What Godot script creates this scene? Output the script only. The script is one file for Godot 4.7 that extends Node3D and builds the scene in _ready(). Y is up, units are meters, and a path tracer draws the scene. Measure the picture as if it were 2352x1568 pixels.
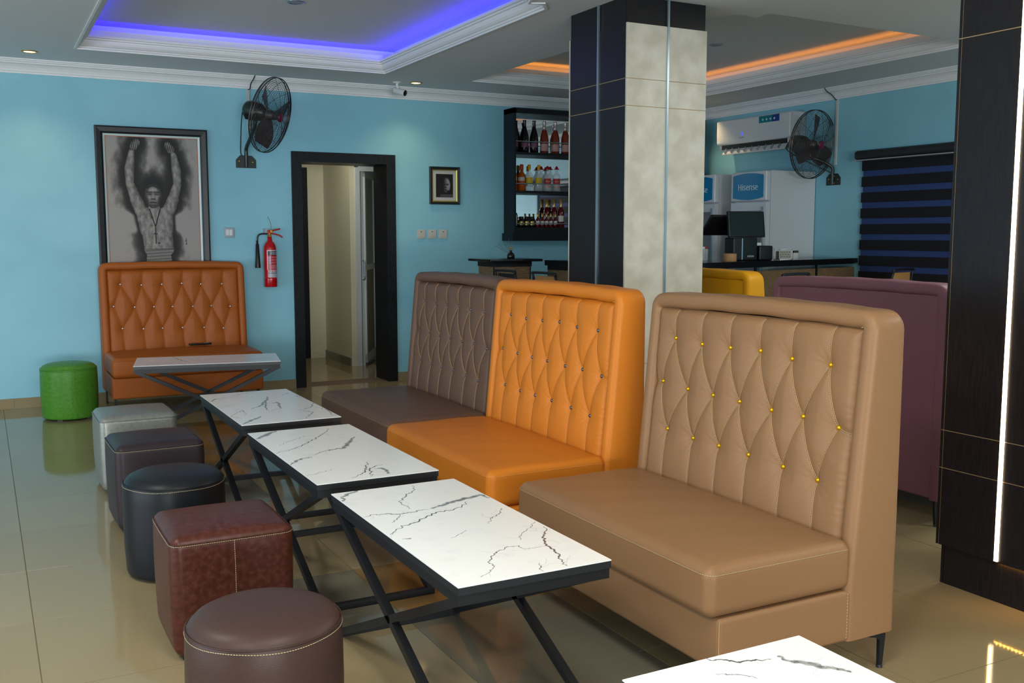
extends Node3D

var M := {}
var used := {}
var tiles_made := {}

# ------------------------------------------------------------------ helpers
func numbered(n: String) -> String:
	var k: int = used.get(n, 0)
	used[n] = k + 1
	return n if k == 0 else "%s_%03d" % [n, k]

func new_st(smooth := false) -> SurfaceTool:
	var st := SurfaceTool.new()
	st.begin(Mesh.PRIMITIVE_TRIANGLES)
	st.set_smooth_group(0 if smooth else -1)
	return st

func obj(called: String, st: SurfaceTool, m: Material, parent: Node = self) -> MeshInstance3D:
	st.generate_normals()
	return inst(called, st.commit(), m, parent)

func inst(called: String, mesh: Mesh, m: Material, parent: Node = self) -> MeshInstance3D:
	var o := MeshInstance3D.new()
	o.name = numbered(called) if parent == self else called
	o.mesh = mesh
	o.material_override = m
	parent.add_child(o, true)
	return o

func tag(o: Node, label: String, category: String, group := "") -> Node:
	o.set_meta("label", label)
	o.set_meta("category", category)
	if group:
		o.set_meta("group", group)
	return o

func thing(called: String, label: String, category: String, at := Vector3.ZERO, turn := 0.0, group := "") -> Node3D:
	var o := Node3D.new()
	o.name = numbered(called)
	add_child(o)
	o.position = at
	o.rotation.y = turn
	tag(o, label, category, group)
	return o

func struct(called: String, st: SurfaceTool, m: Material) -> MeshInstance3D:
	var o := obj(called, st, m)
	o.set_meta("kind", "structure")
	return o

func tri(st: SurfaceTool, a: Vector3, b: Vector3, c: Vector3) -> void:
	st.add_vertex(a); st.add_vertex(c); st.add_vertex(b)

func quad(st: SurfaceTool, a: Vector3, b: Vector3, c: Vector3, d: Vector3) -> void:
	tri(st, a, b, c)
	tri(st, a, c, d)

func quad_uv(st: SurfaceTool, a: Vector3, b: Vector3, c: Vector3, d: Vector3) -> void:
	for k in [[a, Vector2(0, 1)], [c, Vector2(1, 0)], [b, Vector2(1, 1)], [a, Vector2(0, 1)], [d, Vector2(0, 0)], [c, Vector2(1, 0)]]:
		st.set_uv(k[1])
		st.add_vertex(k[0])

# box between two corners
func bx(st: SurfaceTool, lo: Vector3, hi: Vector3, xf := Transform3D.IDENTITY) -> void:
	var v := []
	for i in 8:
		v.append(xf * Vector3(hi.x if i & 1 else lo.x, hi.y if i & 2 else lo.y, hi.z if i & 4 else lo.z))
	quad(st, v[4], v[5], v[7], v[6])
	quad(st, v[1], v[0], v[2], v[3])
	quad(st, v[5], v[1], v[3], v[7])
	quad(st, v[0], v[4], v[6], v[2])
	quad(st, v[6], v[7], v[3], v[2])
	quad(st, v[0], v[1], v[5], v[4])

func cbx(st: SurfaceTool, c: Vector3, s: Vector3, xf := Transform3D.IDENTITY) -> void:
	bx(st, c - s / 2, c + s / 2, xf)

# rounded box; the shape callable may bend every point
func rbox(st: SurfaceTool, c: Vector3, s: Vector3, r: float, n := 1, bend = null, k := 3) -> void:
	st.set_smooth_group(0)
	var h := s / 2
	r = minf(r, minf(h.x, minf(h.y, h.z)) * 0.999)
	var axes := [[0, 1, 2], [1, 2, 0], [2, 0, 1]]
	for ax in axes:
		var lists := []
		for w in [ax[0], ax[1]]:
			var inner: float = h[w] - r
			var l := []
			for i in k:
				l.append(-inner - r * tan(PI / 4 * (1.0 - float(i) / k)))
			for i in n + 1:
				l.append(-inner + 2.0 * inner * i / n)
			for i in k:
				l.append(inner + r * tan(PI / 4 * float(i + 1) / k))
			lists.append(l)
		for sg in [-1.0, 1.0]:
			var grid := []
			for a in lists[0]:
				var row := []
				for b in lists[1]:
					var p := Vector3.ZERO
					p[ax[0]] = a; p[ax[1]] = b; p[ax[2]] = sg * h[ax[2]]
					var q := p.clamp(-(h - Vector3(r, r, r)), h - Vector3(r, r, r))
					p = c + q + (p - q).normalized() * r
					row.append(bend.call(p) if bend != null else p)
				grid.append(row)
			for i in grid.size() - 1:
				for j in grid[0].size() - 1:
					if sg > 0:
						quad(st, grid[i][j], grid[i + 1][j], grid[i + 1][j + 1], grid[i][j + 1])
					else:
						quad(st, grid[i][j], grid[i][j + 1], grid[i + 1][j + 1], grid[i + 1][j])

func tube(st: SurfaceTool, pts: Array, r: float, sides := 6, closed := false, caps := true) -> void:
	st.set_smooth_group(0)
	var n := pts.size()
	var rings := []
	var up := Vector3.UP
	for i in n:
		var a: Vector3 = pts[(i - 1 + n) % n] if (i > 0 or closed) else pts[i]
		var b: Vector3 = pts[(i + 1) % n] if (i < n - 1 or closed) else pts[i]
		var t := (b - a).normalized()
		if i == 0:
			up = Vector3.UP if absf(t.y) < 0.9 else Vector3.RIGHT
		up = (up - t * up.dot(t)).normalized()
		var side := t.cross(up)
		var ring := []
		for j in sides:
			var g := TAU * j / sides
			ring.append(Vector3(pts[i]) + (up * cos(g) + side * sin(g)) * r)
		rings.append(ring)
	for i in (n if closed else n - 1):
		var q: Array = rings[i]
		var w: Array = rings[(i + 1) % n]
		for j in sides:
			quad(st, q[j], q[(j + 1) % sides], w[(j + 1) % sides], w[j])
	if caps and not closed and sides > 3:
		st.set_smooth_group(-1)
		for j in range(1, sides - 1):
			tri(st, rings[0][0], rings[0][j + 1], rings[0][j])
			tri(st, rings[n - 1][0], rings[n - 1][j], rings[n - 1][j + 1])
		st.set_smooth_group(0)

# lathe round y; a point given twice makes a sharp edge
func lathe(st: SurfaceTool, prof: Array, seg := 24, xf := Transform3D.IDENTITY, a0 := 0.0, a1 := TAU) -> void:
	var group := 0
	st.set_smooth_group(0)
	for i in prof.size() - 1:
		var p: Vector2 = prof[i]
		var q: Vector2 = prof[i + 1]
		if p.is_equal_approx(q):
			group += 1
			st.set_smooth_group(group)
			continue
		for j in seg:
			var g0 := a0 + (a1 - a0) * j / seg
			var g1 := a0 + (a1 - a0) * (j + 1) / seg
			var d0 := Vector3(sin(g0), 0, cos(g0))
			var d1 := Vector3(sin(g1), 0, cos(g1))
			var a := xf * (d0 * p.x + Vector3(0, p.y, 0))
			var b := xf * (d1 * p.x + Vector3(0, p.y, 0))
			var c := xf * (d1 * q.x + Vector3(0, q.y, 0))
			var d := xf * (d0 * q.x + Vector3(0, q.y, 0))
			if p.x > 1e-5:
				tri(st, a, b, c)
			if q.x > 1e-5:
				tri(st, a, c, d)

# upright prism over a polygon in x,z
func prism(st: SurfaceTool, poly: PackedVector2Array, y0: float, y1: float) -> void:
	st.set_smooth_group(-1)
	if Geometry2D.is_polygon_clockwise(poly):
		poly.reverse()
	var n := poly.size()
	for i in n:
		var p := poly[i]
		var q := poly[(i + 1) % n]
		quad(st, Vector3(p.x, y1, p.y), Vector3(q.x, y1, q.y), Vector3(q.x, y0, q.y), Vector3(p.x, y0, p.y))
	var t := Geometry2D.triangulate_polygon(poly)
	for i in range(0, t.size(), 3):
		var a := poly[t[i]]
		var b := poly[t[i + 1]]
		var c := poly[t[i + 2]]
		tri(st, Vector3(a.x, y0, a.y), Vector3(b.x, y0, b.y), Vector3(c.x, y0, c.y))
		tri(st, Vector3(a.x, y1, a.y), Vector3(c.x, y1, c.y), Vector3(b.x, y1, b.y))

# profile (d to the left of the way, y) swept along a level path
func sweep(st: SurfaceTool, path: Array, prof: Array, closed: bool) -> void:
	st.set_smooth_group(-1)
	var n := path.size()
	var rows := []
	for i in n:
		var p: Vector2 = path[i]
		var a: Vector2 = (p - path[(i - 1 + n) % n]).normalized() if (i > 0 or closed) else (path[1] - p).normalized()
		var b: Vector2 = (path[(i + 1) % n] - p).normalized() if (i < n - 1 or closed) else a
		var na := Vector2(-a.y, a.x)
		var nb := Vector2(-b.y, b.x)
		var m := (na + nb).normalized()
		m = m / maxf(0.3, m.dot(na))
		var row := []
		for k in prof:
			row.append(Vector3(p.x + m.x * k.x, k.y, p.y + m.y * k.x))
		rows.append(row)
	for i in (n if closed else n - 1):
		for j in prof.size() - 1:
			quad(st, rows[i][j], rows[(i + 1) % n][j], rows[(i + 1) % n][j + 1], rows[i][j + 1])

# short stitches along a line of points
func stitches(st: SurfaceTool, pts: Array, r: float, dash: float, gap: float) -> void:
	var along := 0.0
	var cur := []
	for i in pts.size() - 1:
		var a: Vector3 = pts[i]
		var b: Vector3 = pts[i + 1]
		var l := a.distance_to(b)
		var at := 0.0
		while at < l:
			var ph := fmod(along, dash + gap)
			var step := minf((dash - ph) if ph < dash else (dash + gap - ph), l - at)
			step = maxf(step, 1e-4)
			if ph < dash:
				if cur.is_empty():
					cur.append(a.lerp(b, at / l))
				cur.append(a.lerp(b, minf(1.0, (at + step) / l)))
				if ph + step >= dash - 1e-4:
					tube(st, cur, r, 4, false, false)
					cur = []
			at += step
			along += step
	if cur.size() > 1:
		tube(st, cur, r, 4, false, false)

func smoothed(pts: Array, per: int) -> Array:
	var out := []
	var n := pts.size()
	for i in n - 1:
		for k in per:
			out.append(Vector3(pts[i]).cubic_interpolate(pts[i + 1], pts[maxi(0, i - 1)], pts[mini(n - 1, i + 2)], float(k) / per))
	out.append(pts[n - 1])
	return out

# ------------------------------------------------------------------ materials
func mat(key: String, hex: String, rough: float, metal := 0.0, spec := 0.5) -> StandardMaterial3D:
	var m := StandardMaterial3D.new()
	m.resource_name = key
	m.albedo_color = Color(hex)
	m.roughness = rough
	m.metallic = metal
	m.metallic_specular = spec
	M[key] = m
	return m

func glow(key: String, hex: String, energy: float) -> StandardMaterial3D:
	var m := mat(key, hex, 0.5)
	m.emission_enabled = true
	m.emission = Color(hex)
	m.emission_energy_multiplier = energy
	return m

func noise(freq: float, kind := FastNoiseLite.TYPE_SIMPLEX_SMOOTH, oct := 4, sd := 1) -> FastNoiseLite:
	var n := FastNoiseLite.new()
	n.noise_type = kind
	n.frequency = freq
	n.fractal_octaves = oct
	n.seed = sd
	return n

func noise_tex(n: FastNoiseLite, stops: Array, size := 512) -> NoiseTexture2D:
	var t := NoiseTexture2D.new()
	t.width = size
	t.height = size
	t.seamless = true
	t.noise = n
	var g := Gradient.new()
	g.offsets = PackedFloat32Array(stops.map(func(s): return s[0]))
	g.colors = PackedColorArray(stops.map(func(s): return Color(s[1])))
	t.color_ramp = g
	return t

func tri_tex(m: StandardMaterial3D, t: Texture2D, scale: Vector3, world := false) -> void:
	m.albedo_texture = t
	m.uv1_triplanar = true
	m.uv1_world_triplanar = world
	m.uv1_scale = scale

func bump(m: StandardMaterial3D, t: Texture2D, cm: float, scale: Vector3, world := false) -> void:
	m.heightmap_enabled = true
	m.heightmap_texture = t
	m.heightmap_scale = cm
	m.uv1_triplanar = true
	m.uv1_world_triplanar = world
	m.uv1_scale = scale

func leather(key: String, hex: String, rough := 0.42, mottle := 0.0, spec := 0.34) -> StandardMaterial3D:
	var m := mat(key, hex, rough, 0.0, spec)
	bump(m, M.grain_tex, 0.03, Vector3(9, 9, 9))
	if mottle > 0.0:
		var c := Color(hex)
		m.albedo_color = Color.WHITE
		bump(m, M.fine_grain_tex, 0.03, Vector3(2.2, 2.2, 2.2))
		m.albedo_texture = noise_tex(noise(0.03, FastNoiseLite.TYPE_SIMPLEX_SMOOTH, 5, key.hash() % 100), [[0.2, c.darkened(mottle).to_html(false)], [0.5, hex], [0.8, c.lightened(mottle * 0.35).to_html(false)]])
	return m

func make_materials() -> void:
	M.grain_tex = noise_tex(noise(0.09, FastNoiseLite.TYPE_CELLULAR, 2, 5), [[0.0, "000000"], [1.0, "ffffff"]])
	M.fine_grain_tex = noise_tex(noise(0.35, FastNoiseLite.TYPE_CELLULAR, 2, 6), [[0.0, "000000"], [1.0, "ffffff"]])
	var wall := mat("blue_paint", "ffffff", 0.42, 0.0, 0.4)
	tri_tex(wall, noise_tex(noise(0.004, FastNoiseLite.TYPE_SIMPLEX_SMOOTH, 5, 9), [[0.2, "84c1d2"], [0.5, "8ac7d8"], [0.8, "8fcbdb"]]), Vector3(0.35, 0.35, 0.35), true)
	mat("white_ceiling", "dbe0e4", 0.75)
	mat("white_moulding", "e8ecee", 0.5)
	mat("cream_paint", "d8d2b4", 0.6)
	mat("grey_paint", "8d8478", 0.6)
	mat("mauve_soffit", "7e7478", 0.6)
	# floor tiles
	var specks := noise(0.25, FastNoiseLite.TYPE_SIMPLEX, 3, 21)
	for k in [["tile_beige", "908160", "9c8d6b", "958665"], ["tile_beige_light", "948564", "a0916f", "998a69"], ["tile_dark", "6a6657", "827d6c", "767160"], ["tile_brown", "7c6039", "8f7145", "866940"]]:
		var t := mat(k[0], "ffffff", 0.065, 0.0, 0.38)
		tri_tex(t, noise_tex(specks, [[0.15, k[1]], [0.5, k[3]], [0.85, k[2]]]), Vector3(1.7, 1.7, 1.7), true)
	mat("grout", "6d5f4a", 0.8)
	# pillar cladding
	var bw := mat("black_wood", "ffffff", 0.34, 0.0, 0.4)
	var grain := noise(0.03, FastNoiseLite.TYPE_SIMPLEX, 4, 31)
	tri_tex(bw, noise_tex(grain, [[0.2, "19171a"], [0.6, "1e1c1f"], [0.9, "232022"]]), Vector3(5, 0.4, 5), true)
	var fr := mat("frame_wood", "ffffff", 0.4, 0.0, 0.35)
	tri_tex(fr, noise_tex(grain, [[0.2, "0e1114"], [0.6, "171b1f"], [0.9, "20252a"]]), Vector3(6, 0.6, 6), true)
	var ow := mat("oak_laminate", "ffffff", 0.5)
	tri_tex(ow, noise_tex(grain, [[0.2, "665137"], [0.55, "7a6345"], [0.9, "8d7453"]]), Vector3(0.6, 7, 0.6), true)
	var sg := mat("grey_stone", "ffffff", 0.4)
	tri_tex(sg, noise_tex(noise(0.006, FastNoiseLite.TYPE_SIMPLEX_SMOOTH, 6, 41), [[0.2, "c0bba9"], [0.45, "c9c4b3"], [0.6, "cec9b9"], [0.85, "d4d0c1"]], 1024), Vector3(0.8, 0.8, 0.8), true)
	mat("grout_tan", "a58c62", 0.7)
	mat("steel_strip", "a9bcc6", 0.28, 0.85)
	mat("black_granite", "131416", 0.16)
	# furniture
	leather("leather_tan", "916d4c", 0.40)
	leather("leather_brown", "6a5040", 0.42)
	leather("leather_orange", "cf7a24", 0.42)
	leather("leather_cognac", "a2571f", 0.42)
	leather("leather_purple", "7d5561", 0.5)
	leather("leather_yellow", "eda81a", 0.42)
	leather("leather_green", "4e8a2b", 0.38, 0.10)
	leather("leather_silver", "8f928a", 0.36, 0.06).metallic = 0.4
	leather("leather_espresso", "322a2d", 0.38)
	leather("leather_black", "1d1f23", 0.36)
	leather("leather_oxblood", "4c261d", 0.33, 0.16)
	leather("leather_chocolate", "43312c", 0.4)
	mat("thread_cream", "c6b68c", 0.7)
	mat("thread_sand", "c8a878", 0.7)
	mat("thread_amber", "efa65a", 0.7)
	mat("thread_dark", "7a3f16", 0.8)
	mat("thread_dim", "6f7268", 0.8)
	mat("thread_moss", "3a5f24", 0.8)
	mat("gold_button", "e8b010", 0.15, 0.75)
	mat("crystal_button", "c9ccd4", 0.1, 0.8)
	mat("smoke_button", "6a6a70", 0.2, 0.8)
	mat("black_metal", "1c1e21", 0.45, 0.2)
	mat("table_edge", "202327", 0.4)
	mat("black_plastic", "131416", 0.4)
	mat("dark_screen", "0d1011", 0.08)
	mat("white_plastic", "d8dadb", 0.35)
	mat("grey_plastic", "9ea6aa", 0.4)
	mat("white_enamel", "cfd6da", 0.25)
	mat("paper_white", "e4e4e0", 0.7)
	mat("red_enamel", "b30d16", 0.22)
	mat("red_plastic", "b5181c", 0.35)
	mat("brass", "c7a24a", 0.3, 0.8)
	mat("fan_green", "2f3a38", 0.35, 0.3)
	mat("fan_wire", "5a5350", 0.3, 0.8)
	mat("fan_blade", "4a4445", 0.4, 0.3)
	mat("magenta_badge", "6a0f38", 0.4)
	mat("copper_screw", "d2793a", 0.35, 0.6)
	mat("navy_band", "040612", 0.8)
	mat("navy_sheer", "243c72", 0.75)
	mat("blue_sign", "0a7fb0", 0.25)
	mat("teal_sticker", "0b7f8c", 0.3)
	mat("navy_sticker", "0e3f8e", 0.3)
	mat("silver_letters", "cfe0e8", 0.4)
	mat("gold_trim", "e0c860", 0.2, 0.7)
	mat("mount_grey", "c2c2ba", 0.7)
	mat("mirror", "dfe6e8", 0.03, 1.0)
	mat("wicker", "a97b45", 0.6)
	mat("reed", "6d5440", 0.7)
	mat("tan_card", "b98c5e", 0.6)
	mat("striped_cloth", "6d6872", 0.8)
	mat("champagne_black", "0b0a0d", 0.12)
	mat("rose_glass", "7c2f1e", 0.1)
	mat("amber_glass", "b5560c", 0.08)
	mat("red_glass", "5a0a10", 0.08)
	mat("green_glass", "10301f", 0.1)
	mat("jar_dark", "101412", 0.15)
	mat("silver_foil", "b6a9a5", 0.3, 0.6)
	mat("gold_foil", "c0a25c", 0.3, 0.6)
	mat("orange_cap", "d8481c", 0.4)
	mat("yellow_cap", "dba21a", 0.4)
	mat("yellow_label", "cfae1e", 0.6)
	mat("red_label", "b02a26", 0.6)
	mat("pink_label", "b88c84", 0.6)
	mat("pale_label", "c9c6bd", 0.6)
	mat("mauve_label", "70425c", 0.6)
	mat("orange_label", "c4552c", 0.6)
	mat("blue_liquid", "1a4bc0", 0.1)
	var g := mat("clear_glass", "e8f0f0", 0.04)
	g.albedo_color.a = 0.28
	g.transparency = BaseMaterial3D.TRANSPARENCY_ALPHA
	var p := mat("pane_glass", "dfe8ea", 0.03)
	p.albedo_color.a = 0.15
	p.transparency = BaseMaterial3D.TRANSPARENCY_ALPHA

const VEINS_4 := [
	[2.4, [0.31, 0.004, 0.3, 0.072, 0.308, 0.162, 0.33, 0.251, 0.327, 0.366, 0.316, 0.498]],
	[6.0, [0.316, 0.498, 0.292, 0.647, 0.262, 0.821, 0.246, 0.97, 0.287, 0.985]],
	[2.6, [0.521, 0.026, 0.492, 0.077, 0.454, 0.162, 0.443, 0.257, 0.389, 0.406, 0.366, 0.506, 0.365, 0.621, 0.338, 0.717, 0.299, 0.804]],
	[1.8, [0.018, 0.626, 0.069, 0.598, 0.11, 0.54, 0.128, 0.477, 0.162, 0.44, 0.196, 0.37, 0.233, 0.36, 0.295, 0.37]],
	[4.0, [0.11, 0.009, 0.05, 0.062, 0.022, 0.123, -0.001, 0.211, -0.02, 0.272]],
	[3.0, [0.658, 0.985, 0.7, 0.947, 0.725, 0.883, 0.77, 0.84, 0.827, 0.789, 0.87, 0.785, 0.908, 0.762, 0.941, 0.728, 0.981, 0.7]],
	[1.6, [0.815, 0.804, 0.819, 0.757, 0.81, 0.655, 0.783, 0.634, 0.773, 0.564, 0.798, 0.483, 0.826, 0.391, 0.851, 0.353, 0.904, 0.319, 0.943, 0.24, 0.955, 0.189]],
	[1.5, [0.413, 0.949, 0.465, 0.883, 0.485, 0.811, 0.513, 0.743, 0.548, 0.7]],
	[1.5, [0.934, 0.585, 0.976, 0.543, 0.993, 0.534]],
	[1.4, [0.332, 0.249, 0.365, 0.232, 0.41, 0.117]],
	[3.0, [0.573, 0.066, 0.58, 0.121]],
	[1.0, [0.63, 0.349, 0.603, 0.438, 0.578, 0.506]],
	[1.0, [0.731, 0.709, 0.684, 0.777, 0.635, 0.923, 0.597, 0.983]]]
const VEINS_3 := [
	[7.0, [0.142, 0.008, 0.104, 0.079, 0.065, 0.152, 0.025, 0.219, 0.008, 0.273]],
	[1.2, [0.307, 0.115, 0.262, 0.217, 0.208, 0.36, 0.173, 0.442]],
	[2.2, [0.457, -0.008, 0.432, 0.054, 0.421, 0.142, 0.375, 0.254, 0.292, 0.415, 0.188, 0.581, 0.133, 0.671, 0.056, 0.756]],
	[3.5, [0.668, 0.004, 0.615, 0.083, 0.586, 0.148, 0.579, 0.246]],
	[5.0, [0.502, 0.444, 0.473, 0.527, 0.486, 0.581, 0.396, 0.698, 0.289, 0.846]],
	[2.0, [0.547, 0.273, 0.495, 0.419, 0.473, 0.527]],
	[1.2, [0.858, 0.004, 0.85, 0.079, 0.831, 0.167, 0.808, 0.267]],
	[2.5, [0.97, 0.306, 0.912, 0.446, 0.823, 0.531, 0.754, 0.598]],
	[2.5, [0.975, 0.46, 0.899, 0.502, 0.856, 0.55, 0.828, 0.613, 0.827, 0.667]],
	[4.0, [0.874, 0.569, 0.875, 0.629, 0.965, 0.61]],
	[3.0, [0.913, 1.021, 0.958, 1.004, 0.975, 1.019]]]
const VEINS_2 := [
	[3.0, [0.26, 0.01, 0.172, 0.116, 0.163, 0.249]],
	[2.0, [0.138, 0.269, 0.062, 0.447, 0.036, 0.594, -0.005, 0.678]],
	[1.2, [0.451, 0.012, 0.427, 0.122, 0.403, 0.241]],
	[1.4, [0.751, 0.008, 0.656, 0.114, 0.592, 0.208, 0.675, 0.186, 0.745, 0.171]],
	[1.4, [0.761, 0.004, 0.819, 0.092]],
	[3.5, [0.577, 0.298, 0.508, 0.441, 0.349, 0.576, 0.224, 0.659]],
	[3.0, [0.349, 0.576, 0.567, 0.461, 0.662, 0.431]],
	[3.5, [0.461, 0.576, 0.428, 0.663, 0.554, 0.618, 0.627, 0.594]],
	[1.3, [0.705, 0.404, 0.625, 0.588]],
	[5.0, [0.971, 0.027, 0.9, 0.139, 0.852, 0.224, 0.811, 0.292]],
	[2.2, [0.209, 0.837, 0.158, 0.939, 0.144, 1.012]],
	[1.8, [0.267, 0.949, 0.336, 0.98]],
	[2.2, [0.726, 0.729, 0.676, 0.886, 0.541, 0.996]],
	[1.8, [0.73, 0.743, 0.816, 0.833, 0.908, 0.716, 0.965, 0.659]],
	[2.2, [0.691, 0.945, 0.782, 0.996, 0.9, 0.967, 0.942, 0.941]]]
const VEINS_5 := [
	[3.0, [0.0, 0.444, 0.039, 0.556, 0.066, 0.694]],
	[5.0, [0.06, 0.74, 0.105, 0.794, 0.142, 0.848, 0.181, 0.917]],
	[1.5, [0.063, 0.398, 0.089, 0.465, 0.116, 0.51]]]
const VEINS_1 := [[2.5, [0.05, 0.3, 0.2, 0.25, 0.32, 0.4]], [3.0, [0.25, 0.95, 0.3, 0.6, 0.36, 0.3]], [1.6, [0.4, 0.45, 0.55, 0.5, 0.7, 0.55]], [1.6, [0.55, 0.9, 0.68, 0.75, 0.85, 0.7]], [2.0, [0.75, 0.3, 0.9, 0.35, 0.98, 0.5]]]
# ------------------------------------------------------------------ lights
func area(called: String, at: Vector3, towards: Vector3, size: Vector2, energy: float, hex: String, parent: Node = self) -> AreaLight3D:
	var l := AreaLight3D.new()
	l.name = called
	l.area_size = size
	l.area_normalize_energy = true
	l.light_energy = energy
	l.light_color = Color(hex)
	l.shadow_enabled = true
	l.set("area_range", 30.0)
	l.set("area_attenuation", 2.0)
	parent.add_child(l, true)
	l.global_transform = Transform3D(Basis.looking_at(towards, Vector3.UP if absf(towards.normalized().y) < 0.9 else Vector3.BACK), at)
	return l

func ccw(path: Array) -> Array:
	var a := 0.0
	for i in path.size():
		var p: Vector2 = path[i]
		var q: Vector2 = path[(i + 1) % path.size()]
		a += p.x * q.y - q.x * p.y
	var r := path.duplicate()
	if a < 0:
		r.reverse()
	return r

const XR := 7.18      # right wall
const ZB := -8.92     # back wall
const XL := -5.5  # unseen left wall, set far out so its window lights evenly
const ZF := 9.0  # unseen front wall, set far back so its window light fades slowly
const CEIL := 2.765
const SLAB := 2.85
const UPPER := 2.97

func setup_view() -> void:
	var cam := Camera3D.new()
	cam.name = "camera"
	add_child(cam)
	var yaw := deg_to_rad(28.0)
	var pit := deg_to_rad(6.13)
	var fw := Vector3(sin(yaw) * cos(pit), -sin(pit), -cos(yaw) * cos(pit))
	cam.transform = Transform3D(Basis.looking_at(fw, Vector3.UP), Vector3(0, 1.4, 0))
	cam.fov = rad_to_deg(2.0 * atan(784.0 / 2290.0))
	cam.near = 0.05
	cam.far = 60.0
	cam.current = true
	var we := WorldEnvironment.new()
	we.name = "environment"
	var e := Environment.new()
	e.background_mode = Environment.BG_COLOR
	e.background_color = Color("20242a")
	e.tonemap_mode = Environment.TONE_MAPPER_LINEAR
	e.tonemap_exposure = 1.1
	e.sdfgi_enabled = true
	e.ssao_enabled = true
	e.ssil_enabled = true
	we.environment = e
	add_child(we)
	# unseen window behind the camera, placed to light the far wall and ceiling
	area("unseen_rear_window_light", Vector3(-1.4, 0.9, ZF - 0.06), Vector3(0, 0, -1), Vector2(7.6, 1.5), 64.0, "f6f6f8")
	area("unseen_side_window_light", Vector3(XL + 0.06, 0.95, -3.2), Vector3(1, 0, 0), Vector2(6.4, 1.3), 15.0, "dcecff")  # unseen window on the left, placed to light the sofa fronts
	# unseen LED ceiling panels, placed to light the tables and the right side
	for k in UNSEEN_PANELS:
		area("unseen_panel_light", Vector3(k[0], CEIL - 0.02, k[1]), Vector3(0, -1, 0), Vector2(0.58, 0.58), PANEL_ENERGY, "fbf8f0")

const UNSEEN_PANELS := [[-0.9, 0.9], [0.9, 0.9], [-0.9, -1.2], [0.9, -1.2], [-0.9, -3.4], [5.3, -3.3], [5.3, -1.3]]  # all out of view, placed for the light they throw
const PANEL_ENERGY := 2.9

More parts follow.
